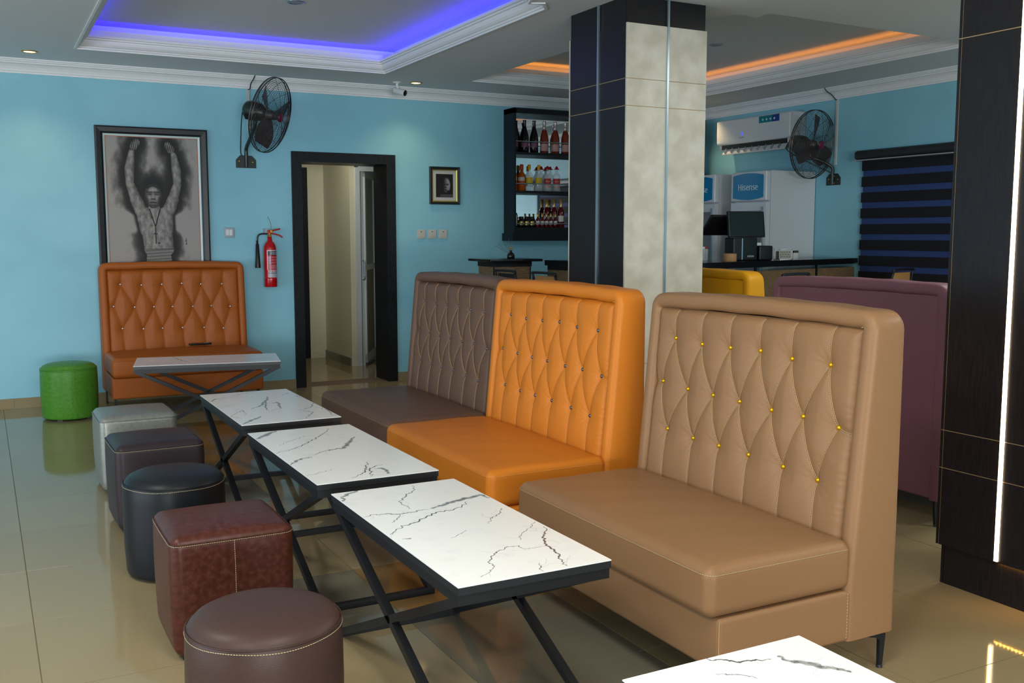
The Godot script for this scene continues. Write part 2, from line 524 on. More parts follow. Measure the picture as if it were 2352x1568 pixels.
func make_structure() -> void:
	# floor: grout bed and tiles
	var st := new_st()
	bx(st, Vector3(XL - 0.2, -0.12, ZB - 2.9), Vector3(XR + 0.2, -0.0015, ZF + 0.2))
	var floor_ := struct("floor", st, M.grout)
	var tx := 0.605
	var tz := 0.622
	var x_first := 0.105 - 4 * tx
	var z_first := -3.9 - 9 * tz
	var special := {}
	# [column, row] of the coloured tiles; column 5 starts at x = .71, column 6 at 1.315; row 9 starts at z = -3.9
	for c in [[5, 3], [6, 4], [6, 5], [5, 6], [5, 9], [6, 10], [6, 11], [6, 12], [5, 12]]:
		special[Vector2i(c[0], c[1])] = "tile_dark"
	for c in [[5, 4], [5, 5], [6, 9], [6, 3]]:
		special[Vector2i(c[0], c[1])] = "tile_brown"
	var whole: Mesh = null
	var rng := RandomNumberGenerator.new()
	rng.seed = 7
	var rest := new_st()
	for i in range(-6, 16):
		for j in 30:
			var x0 := maxf(XL, x_first + i * tx + 0.001)
			var x1 := minf(XR, x_first + (i + 1) * tx - 0.001)
			var z0 := maxf(ZB, z_first + j * tz + 0.001)
			var z1 := minf(ZF, z_first + (j + 1) * tz - 0.001)
			if x1 - x0 < 0.03 or z1 - z0 < 0.03:
				continue
			if j > 16 or i < 0:
				bx(rest, Vector3(x0, -0.004, z0), Vector3(x1, 0.0, z1))
				continue
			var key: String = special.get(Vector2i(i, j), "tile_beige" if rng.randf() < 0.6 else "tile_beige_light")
			var full := absf(x1 - x0 - tx + 0.002) < 0.001 and absf(z1 - z0 - tz + 0.002) < 0.001
			var mesh: Mesh = whole
			if not full or whole == null:
				var s := new_st()
				var hx := (x1 - x0) / 2
				var hz := (z1 - z0) / 2
				var b := 0.0008
				var top := []
				for k in [[-1, 1], [1, 1], [1, -1], [-1, -1]]:
					top.append(Vector3(k[0] * (hx - b), 0, k[1] * (hz - b)))
				quad(s, top[0], top[1], top[2], top[3])
				for k in 4:
					var p: Vector3 = top[k]
					var q: Vector3 = top[(k + 1) % 4]
					var o := Vector3(signf(p.x) * hx, -0.004, signf(p.z) * hz)
					var w := Vector3(signf(q.x) * hx, -0.004, signf(q.z) * hz)
					quad(s, o, w, q, p)
				s.generate_normals()
				mesh = s.commit()
				if full:
					whole = mesh
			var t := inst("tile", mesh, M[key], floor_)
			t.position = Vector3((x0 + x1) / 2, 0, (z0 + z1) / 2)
	var behind := obj("tile_field", rest, M.tile_beige, floor_)
	behind.set_meta("kind", "stuff")
	# corridor floor beyond the door
	for i in 4:
		for j in 4:
			var s := new_st()
			bx(s, Vector3(1.92 + i * 0.605, -0.006, -11.7 + j * 0.622), Vector3(2.523 + i * 0.605, 0.0, -11.08 + j * 0.622))
			obj("tile", s, M.tile_beige, floor_)

	# walls
	st = new_st()
	bx(st, Vector3(XL - 0.2, 0, ZB - 0.3), Vector3(2.54, 3.1, ZB))
	bx(st, Vector3(3.45, 0, ZB - 0.3), Vector3(XR + 0.2, 3.1, ZB))
	bx(st, Vector3(2.54, 2.09, ZB - 0.3), Vector3(3.45, 3.1, ZB))
	struct("wall_back", st, M.blue_paint)
	st = new_st()
	bx(st, Vector3(XR, 0, ZB), Vector3(XR + 0.2, 0.9, ZF))
	bx(st, Vector3(XR, 2.1, ZB), Vector3(XR + 0.2, 3.1, ZF))
	bx(st, Vector3(XR, 0.9, ZB), Vector3(XR + 0.2, 2.1, -6.6))
	bx(st, Vector3(XR, 0.9, -5.1), Vector3(XR + 0.2, 2.1, ZF))
	struct("wall_right", st, M.blue_paint)
	st = new_st()
	bx(st, Vector3(XL - 0.2, 0, ZB), Vector3(XL, 0.3, ZF))
	bx(st, Vector3(XL - 0.2, 1.6, ZB), Vector3(XL, 3.1, ZF))
	bx(st, Vector3(XL - 0.2, 0.3, ZB), Vector3(XL, 1.6, -6.4))
	bx(st, Vector3(XL - 0.2, 0.3, 0.0), Vector3(XL, 1.6, ZF))
	struct("unseen_wall_left", st, M.blue_paint)
	st = new_st()
	bx(st, Vector3(XL - 0.04, 0.3, -6.4), Vector3(XL - 0.02, 1.6, 0.0))
	var w3 := struct("unseen_window_3", st, M.unseen_window_glow)  # unseen pane in the left wall, placed to light the room sideways
	st = new_st()
	for z in [-6.4, -4.3, -2.2, -0.06]:
		bx(st, Vector3(XL - 0.02, 0.3, z), Vector3(XL + 0.03, 1.6, z + 0.06))
	obj("window_frame", st, M.grey_plastic, w3)
	st = new_st()
	bx(st, Vector3(XL - 0.2, 0, ZF), Vector3(-5.2, 3.1, ZF + 0.2))
	bx(st, Vector3(2.4, 0, ZF), Vector3(XR + 0.2, 3.1, ZF + 0.2))
	bx(st, Vector3(-5.2, 1.65, ZF), Vector3(2.4, 3.1, ZF + 0.2))
	bx(st, Vector3(-5.2, 0, ZF), Vector3(2.4, 0.15, ZF + 0.2))
	struct("unseen_wall_front", st, M.blue_paint)
	# unseen frosted window behind the camera, placed low to light the ceiling
	st = new_st()
	bx(st, Vector3(-5.2, 0.15, ZF + 0.02), Vector3(2.4, 1.65, ZF + 0.04))
	var w1 := struct("unseen_window_1", st, M.unseen_window_glow)
	st = new_st()
	for x in [-5.2, -3.3, -1.4, 0.5, 2.34]:
		bx(st, Vector3(x, 0.15, ZF - 0.03), Vector3(x + 0.06, 1.65, ZF + 0.02))
	for y in [0.15, 1.59]:
		bx(st, Vector3(-5.2, y, ZF - 0.03), Vector3(2.4, y + 0.06, ZF + 0.015))
	obj("window_frame", st, M.grey_plastic, w1)
	# dark window behind the blind
	st = new_st()
	bx(st, Vector3(XR + 0.09, 0.9, -6.6), Vector3(XR + 0.1, 2.1, -5.1))
	var w2 := struct("window_2", st, M.dark_screen)
	st = new_st()
	for z in [-6.6, -5.88, -5.15]:
		bx(st, Vector3(XR + 0.05, 0.9, z), Vector3(XR + 0.12, 2.1, z + 0.05))
	obj("window_frame", st, M.grey_plastic, w2)

	# skirting tiles
	var bb := Node3D.new()
	bb.name = "baseboard_back"
	bb.set_meta("kind", "structure")
	add_child(bb)
	for run in [[XL, 2.5], [3.49, XR]]:
		var x: float = 0.185 - 10 * 0.605 if run[0] < 0 else 3.49
		while x < run[1] - 0.02:
			var a := maxf(x, run[0])
			var b := minf(x + 0.602, run[1])
			if b > a + 0.01:
				var s := new_st()
				bx(s, Vector3(a, 0, ZB), Vector3(b, 0.082, ZB + 0.012))
				obj("tile", s, M.tile_beige, bb)
			x += 0.605
	var br := Node3D.new()
	br.name = "baseboard_right"
	br.set_meta("kind", "structure")
	add_child(br)
	for k in 29:
		var s := new_st()
		bx(s, Vector3(XR - 0.012, 0, ZB + k * 0.605), Vector3(XR, 0.082, minf(ZF, ZB + k * 0.605 + 0.602)))
		obj("tile", s, M.tile_beige, br)

	# ceiling with two sunk trays
	var blue_tray := ccw([Vector2(0.70, -8.17), Vector2(3.13, -8.19), Vector2(3.11, -5.42), Vector2(3.03, -5.3), Vector2(2.95, -5.34), Vector2(2.9, -5.2), Vector2(0.70, -5.2)])
	var amber_tray := ccw([Vector2(3.97, -8.22), Vector2(6.42, -8.22), Vector2(6.42, -4.93), Vector2(4.40, -4.88), Vector2(4.43, -5.03), Vector2(4.27, -4.99), Vector2(4.15, -5.19), Vector2(3.97, -5.24)])
	var slab := CSGBox3D.new()
	slab.name = "ceiling"
	slab.size = Vector3(XR - XL + 0.3, SLAB - CEIL, ZF - ZB + 0.3)
	slab.position = Vector3((XR + XL) / 2, (SLAB + CEIL) / 2, (ZF + ZB) / 2)
	slab.material = M.white_ceiling
	slab.set_meta("kind", "structure")
	add_child(slab)
	for tray in [blue_tray, amber_tray]:
		var cut := CSGPolygon3D.new()
		cut.name = "tray_cut"
		cut.polygon = PackedVector2Array(tray)
		cut.depth = 0.6
		cut.operation = CSGShape3D.OPERATION_SUBTRACTION
		cut.material = M.white_ceiling
		cut.transform = Transform3D(Basis(Vector3.RIGHT, PI / 2), Vector3(0, 2.5, 0) - slab.position)
		slab.add_child(cut, true)
	st = new_st()
	bx(st, Vector3(XL - 0.2, UPPER, ZB - 0.3), Vector3(XR + 0.2, UPPER + 0.12, ZF + 0.2))
	struct("ceiling", st, M.white_ceiling)
	# mouldings round the trays, upstands and the boards that close the light troughs
	var lip := [Vector2(-0.012, CEIL), Vector2(-0.012, CEIL - 0.006), Vector2(0.004, CEIL - 0.006), Vector2(0.006, CEIL + 0.004), Vector2(0.016, CEIL + 0.008), Vector2(0.018, CEIL + 0.016), Vector2(0.03, CEIL + 0.022), Vector2(0.042, CEIL + 0.034), Vector2(0.049, CEIL + 0.05), Vector2(0.051, CEIL + 0.06), Vector2(0.064, CEIL + 0.063), Vector2(0.066, CEIL + 0.073), Vector2(0.078, CEIL + 0.076), Vector2(0.078, SLAB + 0.006), Vector2(-0.01, SLAB + 0.006)]
	st = new_st()
	sweep(st, blue_tray, lip, true)
	struct("trim_tray_moulding", st, M.white_moulding)
	st = new_st()
	sweep(st, [Vector2(3.97, -8.22), Vector2(6.42, -8.22), Vector2(6.42, -4.93)], lip, false)
	struct("trim_tray_moulding", st, M.white_moulding)
	st = new_st()
	bx(st, Vector3(0.75, SLAB, -8.18), Vector3(3.1, SLAB + 0.058, -8.165))
	bx(st, Vector3(3.085, SLAB, -8.17), Vector3(3.10, SLAB + 0.022, -5.3))
	bx(st, Vector3(0.73, SLAB, -8.17), Vector3(0.745, SLAB + 0.03, -5.2))
	bx(st, Vector3(0.55, SLAB, -8.34), Vector3(3.27, UPPER, -8.32))
	bx(st, Vector3(3.26, SLAB, -8.34), Vector3(3.28, UPPER, -5.05))
	bx(st, Vector3(0.54, SLAB, -8.34), Vector3(0.56, UPPER, -5.05))
	bx(st, Vector3(0.55, SLAB, -5.07), Vector3(3.27, UPPER, -5.05))
	struct("trim_tray_upstand", st, M.white_moulding)
	st = new_st()
	bx(st, Vector3(4.0, SLAB, -8.23), Vector3(6.4, SLAB + 0.058, -8.215))
	bx(st, Vector3(6.385, SLAB, -8.22), Vector3(6.40, SLAB + 0.05, -4.95))
	bx(st, Vector3(3.82, SLAB, -8.4), Vector3(6.56, UPPER, -8.38))
	bx(st, Vector3(6.56, SLAB, -8.4), Vector3(6.58, UPPER, -4.75))
	bx(st, Vector3(3.82, SLAB, -8.4), Vector3(3.84, UPPER, -4.75))
	bx(st, Vector3(3.82, SLAB, -4.76), Vector3(6.58, UPPER, -4.74))
	struct("trim_tray_upstand", st, M.white_moulding)
	# cornice along the walls
	var corn := [Vector2(0, 2.660), Vector2(0.011, 2.660), Vector2(0.013, 2.672), Vector2(0.020, 2.675), Vector2(0.024, 2.690), Vector2(0.034, 2.708), Vector2(0.05, 2.724), Vector2(0.068, 2.733), Vector2(0.070, 2.741), Vector2(0.082, 2.744), Vector2(0.085, 2.753), Vector2(0.098, 2.755), Vector2(0.1, CEIL + 0.003)]
	st = new_st()
	sweep(st, [Vector2(XL, ZB), Vector2(XR, ZB), Vector2(XR, ZF)], corn, false)
	struct("trim_cornice", st, M.white_moulding)

	# LED strips lying in the troughs
	var strip := thing("led_strip", "blue LED strip glowing along the edge of the ceiling tray", "LED strip", Vector3(0, 0, 0))
	for k in [[Vector3(0.76, 0, -8.225), Vector3(3.15, 0, -8.215), Vector3(0, 0.6, 0.8), Vector3(1.95, SLAB + 0.012, -8.22), 2.4],
			[Vector3(3.145, 0, -8.2), Vector3(3.155, 0, -5.3), Vector3(-0.8, 0.6, 0), Vector3(3.15, SLAB + 0.012, -6.75), 2.9],
			[Vector3(0.675, 0, -8.2), Vector3(0.685, 0, -5.2), Vector3(0.8, 0.6, 0), Vector3(0.68, SLAB + 0.012, -6.7), 3.0]]:
		var s := new_st()
		bx(s, k[0] + Vector3(0, SLAB + 0.002, 0), k[1] + Vector3(0, SLAB + 0.007, 0))
		obj("strip", s, M.blue_led, strip)
		var horizontal: bool = absf(k[1].x - k[0].x) > absf(k[1].z - k[0].z)
		var l := area("blue_cove_light", k[3], k[2], Vector2(k[4], 0.02), BLUE_ENERGY, "2a12ff", strip)
		var long := Vector3.RIGHT if horizontal else Vector3.BACK
		var zz: Vector3 = -Vector3(k[2]).normalized()
		l.global_transform = Transform3D(Basis(long, zz.cross(long), zz).orthonormalized(), k[3])
	strip = thing("led_strip", "amber LED strip glowing along the edge of the bar ceiling tray", "LED strip", Vector3(0, 0, 0))
	for k in [[Vector3(4.0, 0, -8.285), Vector3(6.45, 0, -8.275), Vector3(0, 0.6, 0.8), Vector3(5.2, SLAB + 0.012, -8.28), 2.4],
			[Vector3(6.445, 0, -8.25), Vector3(6.455, 0, -4.95), Vector3(-0.8, 0.6, 0), Vector3(6.45, SLAB + 0.012, -6.6), 3.2]]:
		var s := new_st()
		bx(s, k[0] + Vector3(0, SLAB + 0.002, 0), k[1] + Vector3(0, SLAB + 0.007, 0))
		obj("strip", s, M.amber_led, strip)
		var horizontal: bool = absf(k[1].x - k[0].x) > absf(k[1].z - k[0].z)
		var l := area("amber_cove_light", k[3], k[2], Vector2(k[4], 0.02), AMBER_ENERGY, "ff9a3c", strip)
		var long := Vector3.RIGHT if horizontal else Vector3.BACK
		var zz: Vector3 = -Vector3(k[2]).normalized()
		l.global_transform = Transform3D(Basis(long, zz.cross(long), zz).orthonormalized(), k[3])

	# doorway to the corridor
	st = new_st()
	bx(st, Vector3(2.50, 2.05, ZB - 0.33), Vector3(3.49, 2.14, ZB + 0.022))
	var d1 := struct("door_1", st, M.frame_wood)
	for x in [[2.50, 2.592], [3.40, 3.49]]:
		st = new_st()
		bx(st, Vector3(x[0], 0, ZB - 0.33), Vector3(x[1], 2.05, ZB + 0.022))
		obj("door_jamb", st, M.frame_wood, d1)
	# corridor shell
	st = new_st()
	bx(st, Vector3(1.6, 0, -11.2), Vector3(3.455, 2.8, -11.03))
	bx(st, Vector3(1.5, 0, -11.2), Vector3(1.62, 2.8, ZB - 0.3))
	bx(st, Vector3(4.3, 0, -11.2), Vector3(4.4, 2.8, ZB - 0.3))
	bx(st, Vector3(3.455, 0, -11.2), Vector3(3.51, 2.8, -10.13))
	bx(st, Vector3(3.51, 2.12, -10.2), Vector3(4.3, 2.8, -10.13))
	bx(st, Vector3(1.5, 2.62, -11.2), Vector3(4.4, 2.8, ZB - 0.3))
	struct("wall_corridor", st, M.cream_paint)
	var lamp := thing("unseen_corridor_light", "unseen round ceiling light lighting the corridor behind the doorway", "ceiling light", Vector3(2.9, 2.62, -9.75))  # lamp out of view, placed to light the cream corridor wall
	st = new_st(true)
	lathe(st, [Vector2(0.0, -0.05), Vector2(0.10, -0.045), Vector2(0.14, -0.02), Vector2(0.145, 0.0)], 24)
	obj("shade", st, M.unseen_lamp_glow, lamp)
	area("unseen_corridor_lamp", Vector3(2.9, 2.56, -9.75), Vector3(0, -1, 0), Vector2(0.24, 0.24), 0.6, "fff6ea", lamp)
	st = new_st()
	bx(st, Vector3(2.40, 2.05, -11.05), Vector3(3.262, 2.14, -11.0))
	var d2 := struct("door_2", st, M.frame_wood)
	for x in [[2.40, 2.5], [3.15, 3.262]]:
		st = new_st()
		bx(st, Vector3(x[0], 0, -11.05), Vector3(x[1], 2.05, -11.0))
		obj("door_jamb", st, M.frame_wood, d2)
	st = new_st()
	bx(st, Vector3(2.5, 0, -11.045), Vector3(3.15, 2.05, -11.02))
	obj("door_leaf", st, M.frame_wood, d2)
	st = new_st()
	bx(st, Vector3(3.262, 0, -11.03), Vector3(3.44, 0.075, -11.015))
	var b2 := struct("baseboard_corridor", st, M.cream_paint)
	st = new_st()
	bx(st, Vector3(3.44, 0, -11.03), Vector3(3.456, 0.085, -10.15))
	obj("tile", st, M.tile_dark, b2)
	# white aluminium door half open at the end of the corridor
	st = new_st()
	bx(st, Vector3(3.51, 0, -10.19), Vector3(3.56, 2.10, -10.10))
	bx(st, Vector3(3.575, 0, -10.19), Vector3(3.60, 2.10, -10.12))
	bx(st, Vector3(3.56, 2.06, -10.19), Vector3(4.3, 2.12, -10.10))
	var d3 := struct("door_3", st, M.white_plastic)
	var leaf_xf := Transform3D(Basis(Vector3.UP, deg_to_rad(62)), Vector3(3.60, 0, -10.12))
	st = new_st()
	for y in [[0.03, 0.12], [1.02, 1.08], [2.0, 2.06]]:
		bx(st, Vector3(0, y[0], -0.02), Vector3(0.75, y[1], 0.02), leaf_xf)
	for x in [[0.0, 0.07], [0.68, 0.75]]:
		bx(st, Vector3(x[0], 0.03, -0.021), Vector3(x[1], 2.06, 0.021), leaf_xf)
	obj("door_frame", st, M.white_plastic, d3)
	st = new_st()
	bx(st, Vector3(0.07, 1.08, -0.006), Vector3(0.68, 2.0, 0.006), leaf_xf)
	obj("door_panel", st, M.grey_plastic, d3)
	st = new_st()
	bx(st, Vector3(0.07, 0.12, -0.006), Vector3(0.68, 1.02, 0.006), leaf_xf)
	obj("door_panel", st, M.grey_paint, d3)
	st = new_st()
	tube(st, smoothed([Vector3(3.585, 1.12, -10.11), Vector3(3.585, 1.11, -10.06), Vector3(3.585, 1.0, -10.055), Vector3(3.585, 0.93, -10.06), Vector3(3.585, 0.92, -10.11)], 4), 0.008)
	obj("door_handle", st, M.steel_strip, d3)

const BLUE_ENERGY := 0.3
const AMBER_ENERGY := 0.12
const LED_ENERGY := 0.25

func pillar(label: String, x0: float, x1: float, z0: float, z1: float, front_stone: bool, lit: bool) -> void:
	var t := thing("pillar", label, "pillar", Vector3((x0 + x1) / 2, 0, (z0 + z1) / 2))
	var o := t.position
	var c := 0.012
	var st := new_st()
	bx(st, Vector3(x0 + 0.0016, 0.162, z0 + 0.0016) - o, Vector3(x1 - 0.0016, 2.610, z1 - 0.0016) - o)
	obj("core", st, M.grout_tan, t)
	st = new_st()
	bx(st, Vector3(x0 + 0.025, 0, z0 + 0.025) - o, Vector3(x1 - 0.025, CEIL + 0.01, z1 - 0.025) - o)
	obj("inner_core", st, M.grout_tan, t)
	c = 0.026
	var rows := [[0.0, 0.158, 0.016], [0.160, 0.472, 0.0], [0.475, 0.624, 0.0], [0.627, 2.142, 0.0], [2.146, 2.298, 0.0], [2.302, 2.613, 0.0], [2.615, CEIL + 0.005, 0.008]]
	for r in rows:
		var e: float = r[2]
		for f in 4:
			var lo: Vector3
			var hi: Vector3
			match f:
				0:   # faces -x
					lo = Vector3(x0 + e, r[0], z0 + 0.015 + e); hi = Vector3(x0 + c + 0.001, r[1], z1 - 0.0145 - e)
				1:   # faces +z
					lo = Vector3(x0 + 0.0003 + e, r[0], z1 - e - 0.012); hi = Vector3(x1 - 0.0003 - e, r[1], z1 - e)
				2:   # faces +x
					lo = Vector3(x1 - c - 0.001, r[0], z0 + 0.014 + e); hi = Vector3(x1 - e, r[1], z1 - 0.014 - e)
				3:   # faces -z
					lo = Vector3(x0 + 0.0003 + e, r[0], z0 + e); hi = Vector3(x1 - 0.0003 - e, r[1], z0 + e + 0.012)
			var s := new_st()
			bx(s, lo - o, hi - o)
			var stone: bool = f % 2 == 1 and front_stone and r[1] < 2.7
			obj("tile", s, M.grey_stone if stone else M.black_wood, t)
	var zm := z0 + (0.34 if not lit else 0.275)
	for f in 2:
		var s := new_st()
		if f == 0:
			bx(s, Vector3(x0 - 0.008, 0.165, zm - 0.007) - o, Vector3(x0 + 0.004, CEIL, zm + 0.007) - o)
		else:
			bx(s, Vector3((x0 + x1) / 2 - 0.007, 0.165, z1 - 0.004) - o, Vector3((x0 + x1) / 2 + 0.007, CEIL, z1 + 0.008) - o)
		obj("light_strip", s, M.warm_led if (lit and f == 0) else M.steel_strip, t)
	if lit:
		var l := area("pillar_led_light", Vector3(x0 - 0.012, 1.46, zm), Vector3(-1, 0, 0), Vector2(0.014, 2.58), LED_ENERGY, "ffc978", t)
		l.name = "pillar_led_light"
		var dots := new_st()
		var zz := zm + 0.01
		while zz < z1 - 0.01:
			rbox(dots, Vector3(x0 + 0.012, 0.1590, zz) - o, Vector3(0.005, 0.004, 0.005), 0.002, 1, null, 1)
			zz += 0.0165
		obj("led_chain", dots, M.amber_dot, t)
		area("ledge_led_light", Vector3(x0 + 0.011, 0.156, (zm + z1) / 2), Vector3(-0.2, -1, 0), Vector2(0.002, 0.33), 0.015, "ffb347", t)

func downlight(at: Vector3, lit: bool, label: String) -> void:
	var t := thing("downlight", label, "downlight", at, 0.0, "recessed ceiling downlights")
	var st := new_st(true)
	lathe(st, [Vector2(0.040, -0.002), Vector2(0.044, -0.003), Vector2(0.046, -0.006), Vector2(0.058, -0.006), Vector2(0.062, -0.001), Vector2(0.062, 0.004)], 28)
	obj("ring", st, M.brass if lit else M.steel_strip, t)
	st = new_st(true)
	lathe(st, [Vector2(0.043, -0.0025), Vector2(0.0, -0.0035)], 24)
	obj("lens", st, M.warm_lens if lit else M.grey_plastic, t)
	if lit:
		var l := SpotLight3D.new()
		l.name = "downlight_beam"
		l.light_energy = 0.5
		l.light_color = Color("ffd9a0")
		l.light_size = 0.04
		l.spot_range = 20.0
		l.spot_angle = 55.0
		l.spot_attenuation = 2.0
		l.spot_angle_attenuation = 0.9
		l.shadow_enabled = true
		t.add_child(l)
		l.position = Vector3(0, -0.012, 0)
		l.rotation.x = -PI / 2

# ------------------------------------------------------------------ sofas
const SOFA_W := 1.17
const SOFA_H := 1.165
const ROWS := [
	[[-0.425, 0.991], [-0.261, 0.982], [-0.098, 0.985], [0.062, 0.990], [0.220, 0.979], [0.395, 0.978]],
	[[-0.484, 0.812], [-0.322, 0.802], [-0.170, 0.799], [-0.021, 0.797], [0.145, 0.792], [0.297, 0.794], [0.455, 0.783]],
	[[-0.425, 0.629], [-0.262, 0.620], [-0.110, 0.619], [0.052, 0.617], [0.228, 0.610], [0.389, 0.599]]]

func back_front(y: float) -> float:
	return lerpf(0.205, 0.125, clampf((y - 0.3) / 0.85, 0.0, 1.0))

func crease_lines(rows: Array) -> Array:
	var l := []
	var top := SOFA_H - 0.058
	for i in 6:
		var a := Vector2(rows[0][i][0], rows[0][i][1])
		l.append([Vector2(a.x + 0.012, top), a])
		for j in [i, i + 1]:
			l.append([a, Vector2(rows[1][j][0], rows[1][j][1])])
		var c := Vector2(rows[2][i][0], rows[2][i][1])
		for j in [i, i + 1]:
			l.append([Vector2(rows[1][j][0], rows[1][j][1]), c])
		l.append([c, Vector2(c.x + 0.01, 0.43)])
	l.append([Vector2(rows[1][0][0], rows[1][0][1]), Vector2(-SOFA_W / 2 + 0.05, rows[1][0][1] - 0.015)])
	l.append([Vector2(rows[1][6][0], rows[1][6][1]), Vector2(SOFA_W / 2 - 0.05, rows[1][6][1] - 0.012)])
	return l

func tuft(p: Vector2, rows: Array, lines: Array) -> float:
	var d := 1.0
	for s in lines:
		var a: Vector2 = s[0]
		var e: Vector2 = s[1] - a
		var t := clampf((p - a).dot(e) / e.length_squared(), 0.0, 1.0)
		d = minf(d, (p - a - e * t).length_squared())
	d = sqrt(d)
	var b := 1.0
	var near := Vector2.ZERO
	for r in rows:
		for q in r:
			var w := Vector2(q[0], q[1])
			var k := p.distance_squared_to(w)
			if k < b:
				b = k
				near = w
	b = sqrt(b)
	var ang := (p - near).angle()
	var edge := minf(SOFA_W / 2 - 0.054 - absf(p.x), minf(SOFA_H - 0.056 - p.y, p.y - 0.40))
	var h := 0.010 * (1.0 - exp(-d / 0.020)) + 0.012 * (1.0 - exp(-b / 0.09))
	h -= 0.014 * exp(-b / 0.022)
	h += 0.0010 * sin(ang * 13.0 + near.x * 40.0) * exp(-absf(b - 0.028) / 0.022)
	h -= 0.030 * exp(-maxf(edge, 0.0) / 0.012)
	if p.x > SOFA_W / 2 - 0.12 or p.x < -SOFA_W / 2 + 0.12:
		h += 0.0014 * sin(p.y * 210.0 + sin(p.y * 60.0) * 2.0) * exp(-maxf(edge, 0.0) / 0.03)
	return h

func tuft_point(p: Vector2, rows: Array, lines: Array) -> Vector3:
	return Vector3(p.x, p.y, back_front(p.y) - 0.008 + tuft(p, rows, lines))

var sofa_meshes := {}

func make_sofa_meshes() -> void:
	var lines := crease_lines(ROWS)
	# tufted panel
	var nx := 176
	var ny := 116
	var w := SOFA_W / 2 - 0.052
	var y0 := 0.42
	var y1 := SOFA_H - 0.054
	var v := PackedVector3Array()
	var idx := PackedInt32Array()
	for j in ny + 1:
		for i in nx + 1:
			v.append(tuft_point(Vector2(lerpf(-w, w, float(i) / nx), lerpf(y0, y1, float(j) / ny)), ROWS, lines))
	for j in ny:
		for i in nx:
			var a := j * (nx + 1) + i
			idx.append_array([a, a + nx + 2, a + 1, a, a + nx + 1, a + nx + 2])
	var nr := PackedVector3Array()
	for j in ny + 1:
		for i in nx + 1:
			var dx := v[j * (nx + 1) + mini(i + 1, nx)] - v[j * (nx + 1) + maxi(i - 1, 0)]
			var dy := v[mini(j + 1, ny) * (nx + 1) + i] - v[maxi(j - 1, 0) * (nx + 1) + i]
			nr.append(dx.cross(dy).normalized())
	var arr := []
	arr.resize(Mesh.ARRAY_MAX)
	arr[Mesh.ARRAY_VERTEX] = v
	arr[Mesh.ARRAY_NORMAL] = nr
	arr[Mesh.ARRAY_INDEX] = idx
	var am := ArrayMesh.new()
	am.add_surface_from_arrays(Mesh.PRIMITIVE_TRIANGLES, arr)
	sofa_meshes.panel = am
	# piping folds and stitches along the creases
	var pipe := new_st()
	var stitch := new_st()
	for s in lines:
		var a: Vector2 = s[0]
		var b: Vector2 = s[1]
		var off: Vector2 = (b - a).orthogonal().normalized() * 0.0045
		var p1 := []
		var p2 := []
		for k in 25:
			var t := lerpf(0.03, 0.97, k / 24.0)
			var q := a.lerp(b, t)
			p1.append(tuft_point(q, ROWS, lines) + Vector3(0, 0, 0.0022))
			p2.append(tuft_point(q + off, ROWS, lines) + Vector3(0, 0, 0.0012))
		tube(pipe, p1, 0.0015, 5, false, false)
		stitches(stitch, p2, 0.0008, 0.0045, 0.0028)
	pipe.generate_normals()
	stitch.generate_normals()
	sofa_meshes.pipe = pipe.commit()
	sofa_meshes.stitch = stitch.commit()
	# padded frame: a rounded section carried round three sides
	var path := []
	var hw := SOFA_W / 2 - 0.030
	var top := SOFA_H - 0.030
	var rad := 0.032
	for k in 14:
		path.append([Vector2(-hw, lerpf(0.13, top - rad, k / 13.0)), Vector2(-1, 0)])
	for k in range(1, 6):
		var g := PI / 2 * k / 6
		path.append([Vector2(-hw + rad - rad * cos(g), top - rad + rad * sin(g)), Vector2(-cos(g), sin(g))])
	for k in 21:
		var x := lerpf(-hw + rad, hw - rad, k / 20.0)
		path.append([Vector2(x, top + 0.010 * (1.0 - pow(x / hw, 2.0)) + 0.0015 * sin(x * 23.0)), Vector2(0, 1)])
	for k in range(1, 6):
		var g := PI / 2 * k / 6
		path.append([Vector2(hw - rad + rad * sin(g), top - rad + rad * cos(g)), Vector2(sin(g), cos(g))])
	for k in 14:
		path.append([Vector2(hw, lerpf(top - rad, 0.13, k / 13.0)), Vector2(1, 0)])
	var fr := new_st(true)
	var rows_ := []
	for p in path:
		var zf := back_front(p[0].y) + 0.012
		var ring := []
		var rr := 0.024
		for c in [[1, 1], [-1, 1], [-1, -1], [1, -1]]:
			var start := {Vector2i(1, 1): 0.0, Vector2i(-1, 1): PI / 2, Vector2i(-1, -1): PI, Vector2i(1, -1): PI * 1.5}[Vector2i(c[0], c[1])] as float
			for k in 5:
				var g := start + PI / 2 * k / 4
				var s: float = c[0] * (0.030 - rr) + cos(g) * rr
				var z: float = zf / 2 + c[1] * (zf / 2 - rr) + sin(g) * rr
				ring.append(Vector3(p[0].x + p[1].x * s, p[0].y + p[1].y * s, z))
		rows_.append(ring)
	for i in rows_.size() - 1:
		for j in 20:
			quad(fr, rows_[i][j], rows_[i][(j + 1) % 20], rows_[i + 1][(j + 1) % 20], rows_[i + 1][j])
	fr.set_smooth_group(-1)
	for e in [0, rows_.size() - 1]:
		for j in range(1, 19):
			tri(fr, rows_[e][0], rows_[e][j], rows_[e][j + 1])
	fr.generate_normals()
	sofa_meshes.frame = fr.commit()
	# mitre seams at the upper corners
	sofa_meshes.seam = []
	for sx in [-1.0, 1.0]:
		var seam := new_st()
		var pts := []
		for k in 9:
			var t := k / 8.0
			var c := Vector2(sx * (hw - rad * 0.3), top - rad * 0.3)
			var n := Vector2(sx, 1).normalized()
			var out := lerpf(-0.02, 0.027, sin(t * PI / 2))
			pts.append(Vector3(c.x + n.x * out, c.y + n.y * out, lerpf(back_front(1.1) + 0.013, 0.03, t) - 0.008 * t))
		stitches(seam, pts, 0.0009, 0.006, 0.004)
		seam.generate_normals()
		sofa_meshes.seam.append(seam.commit())
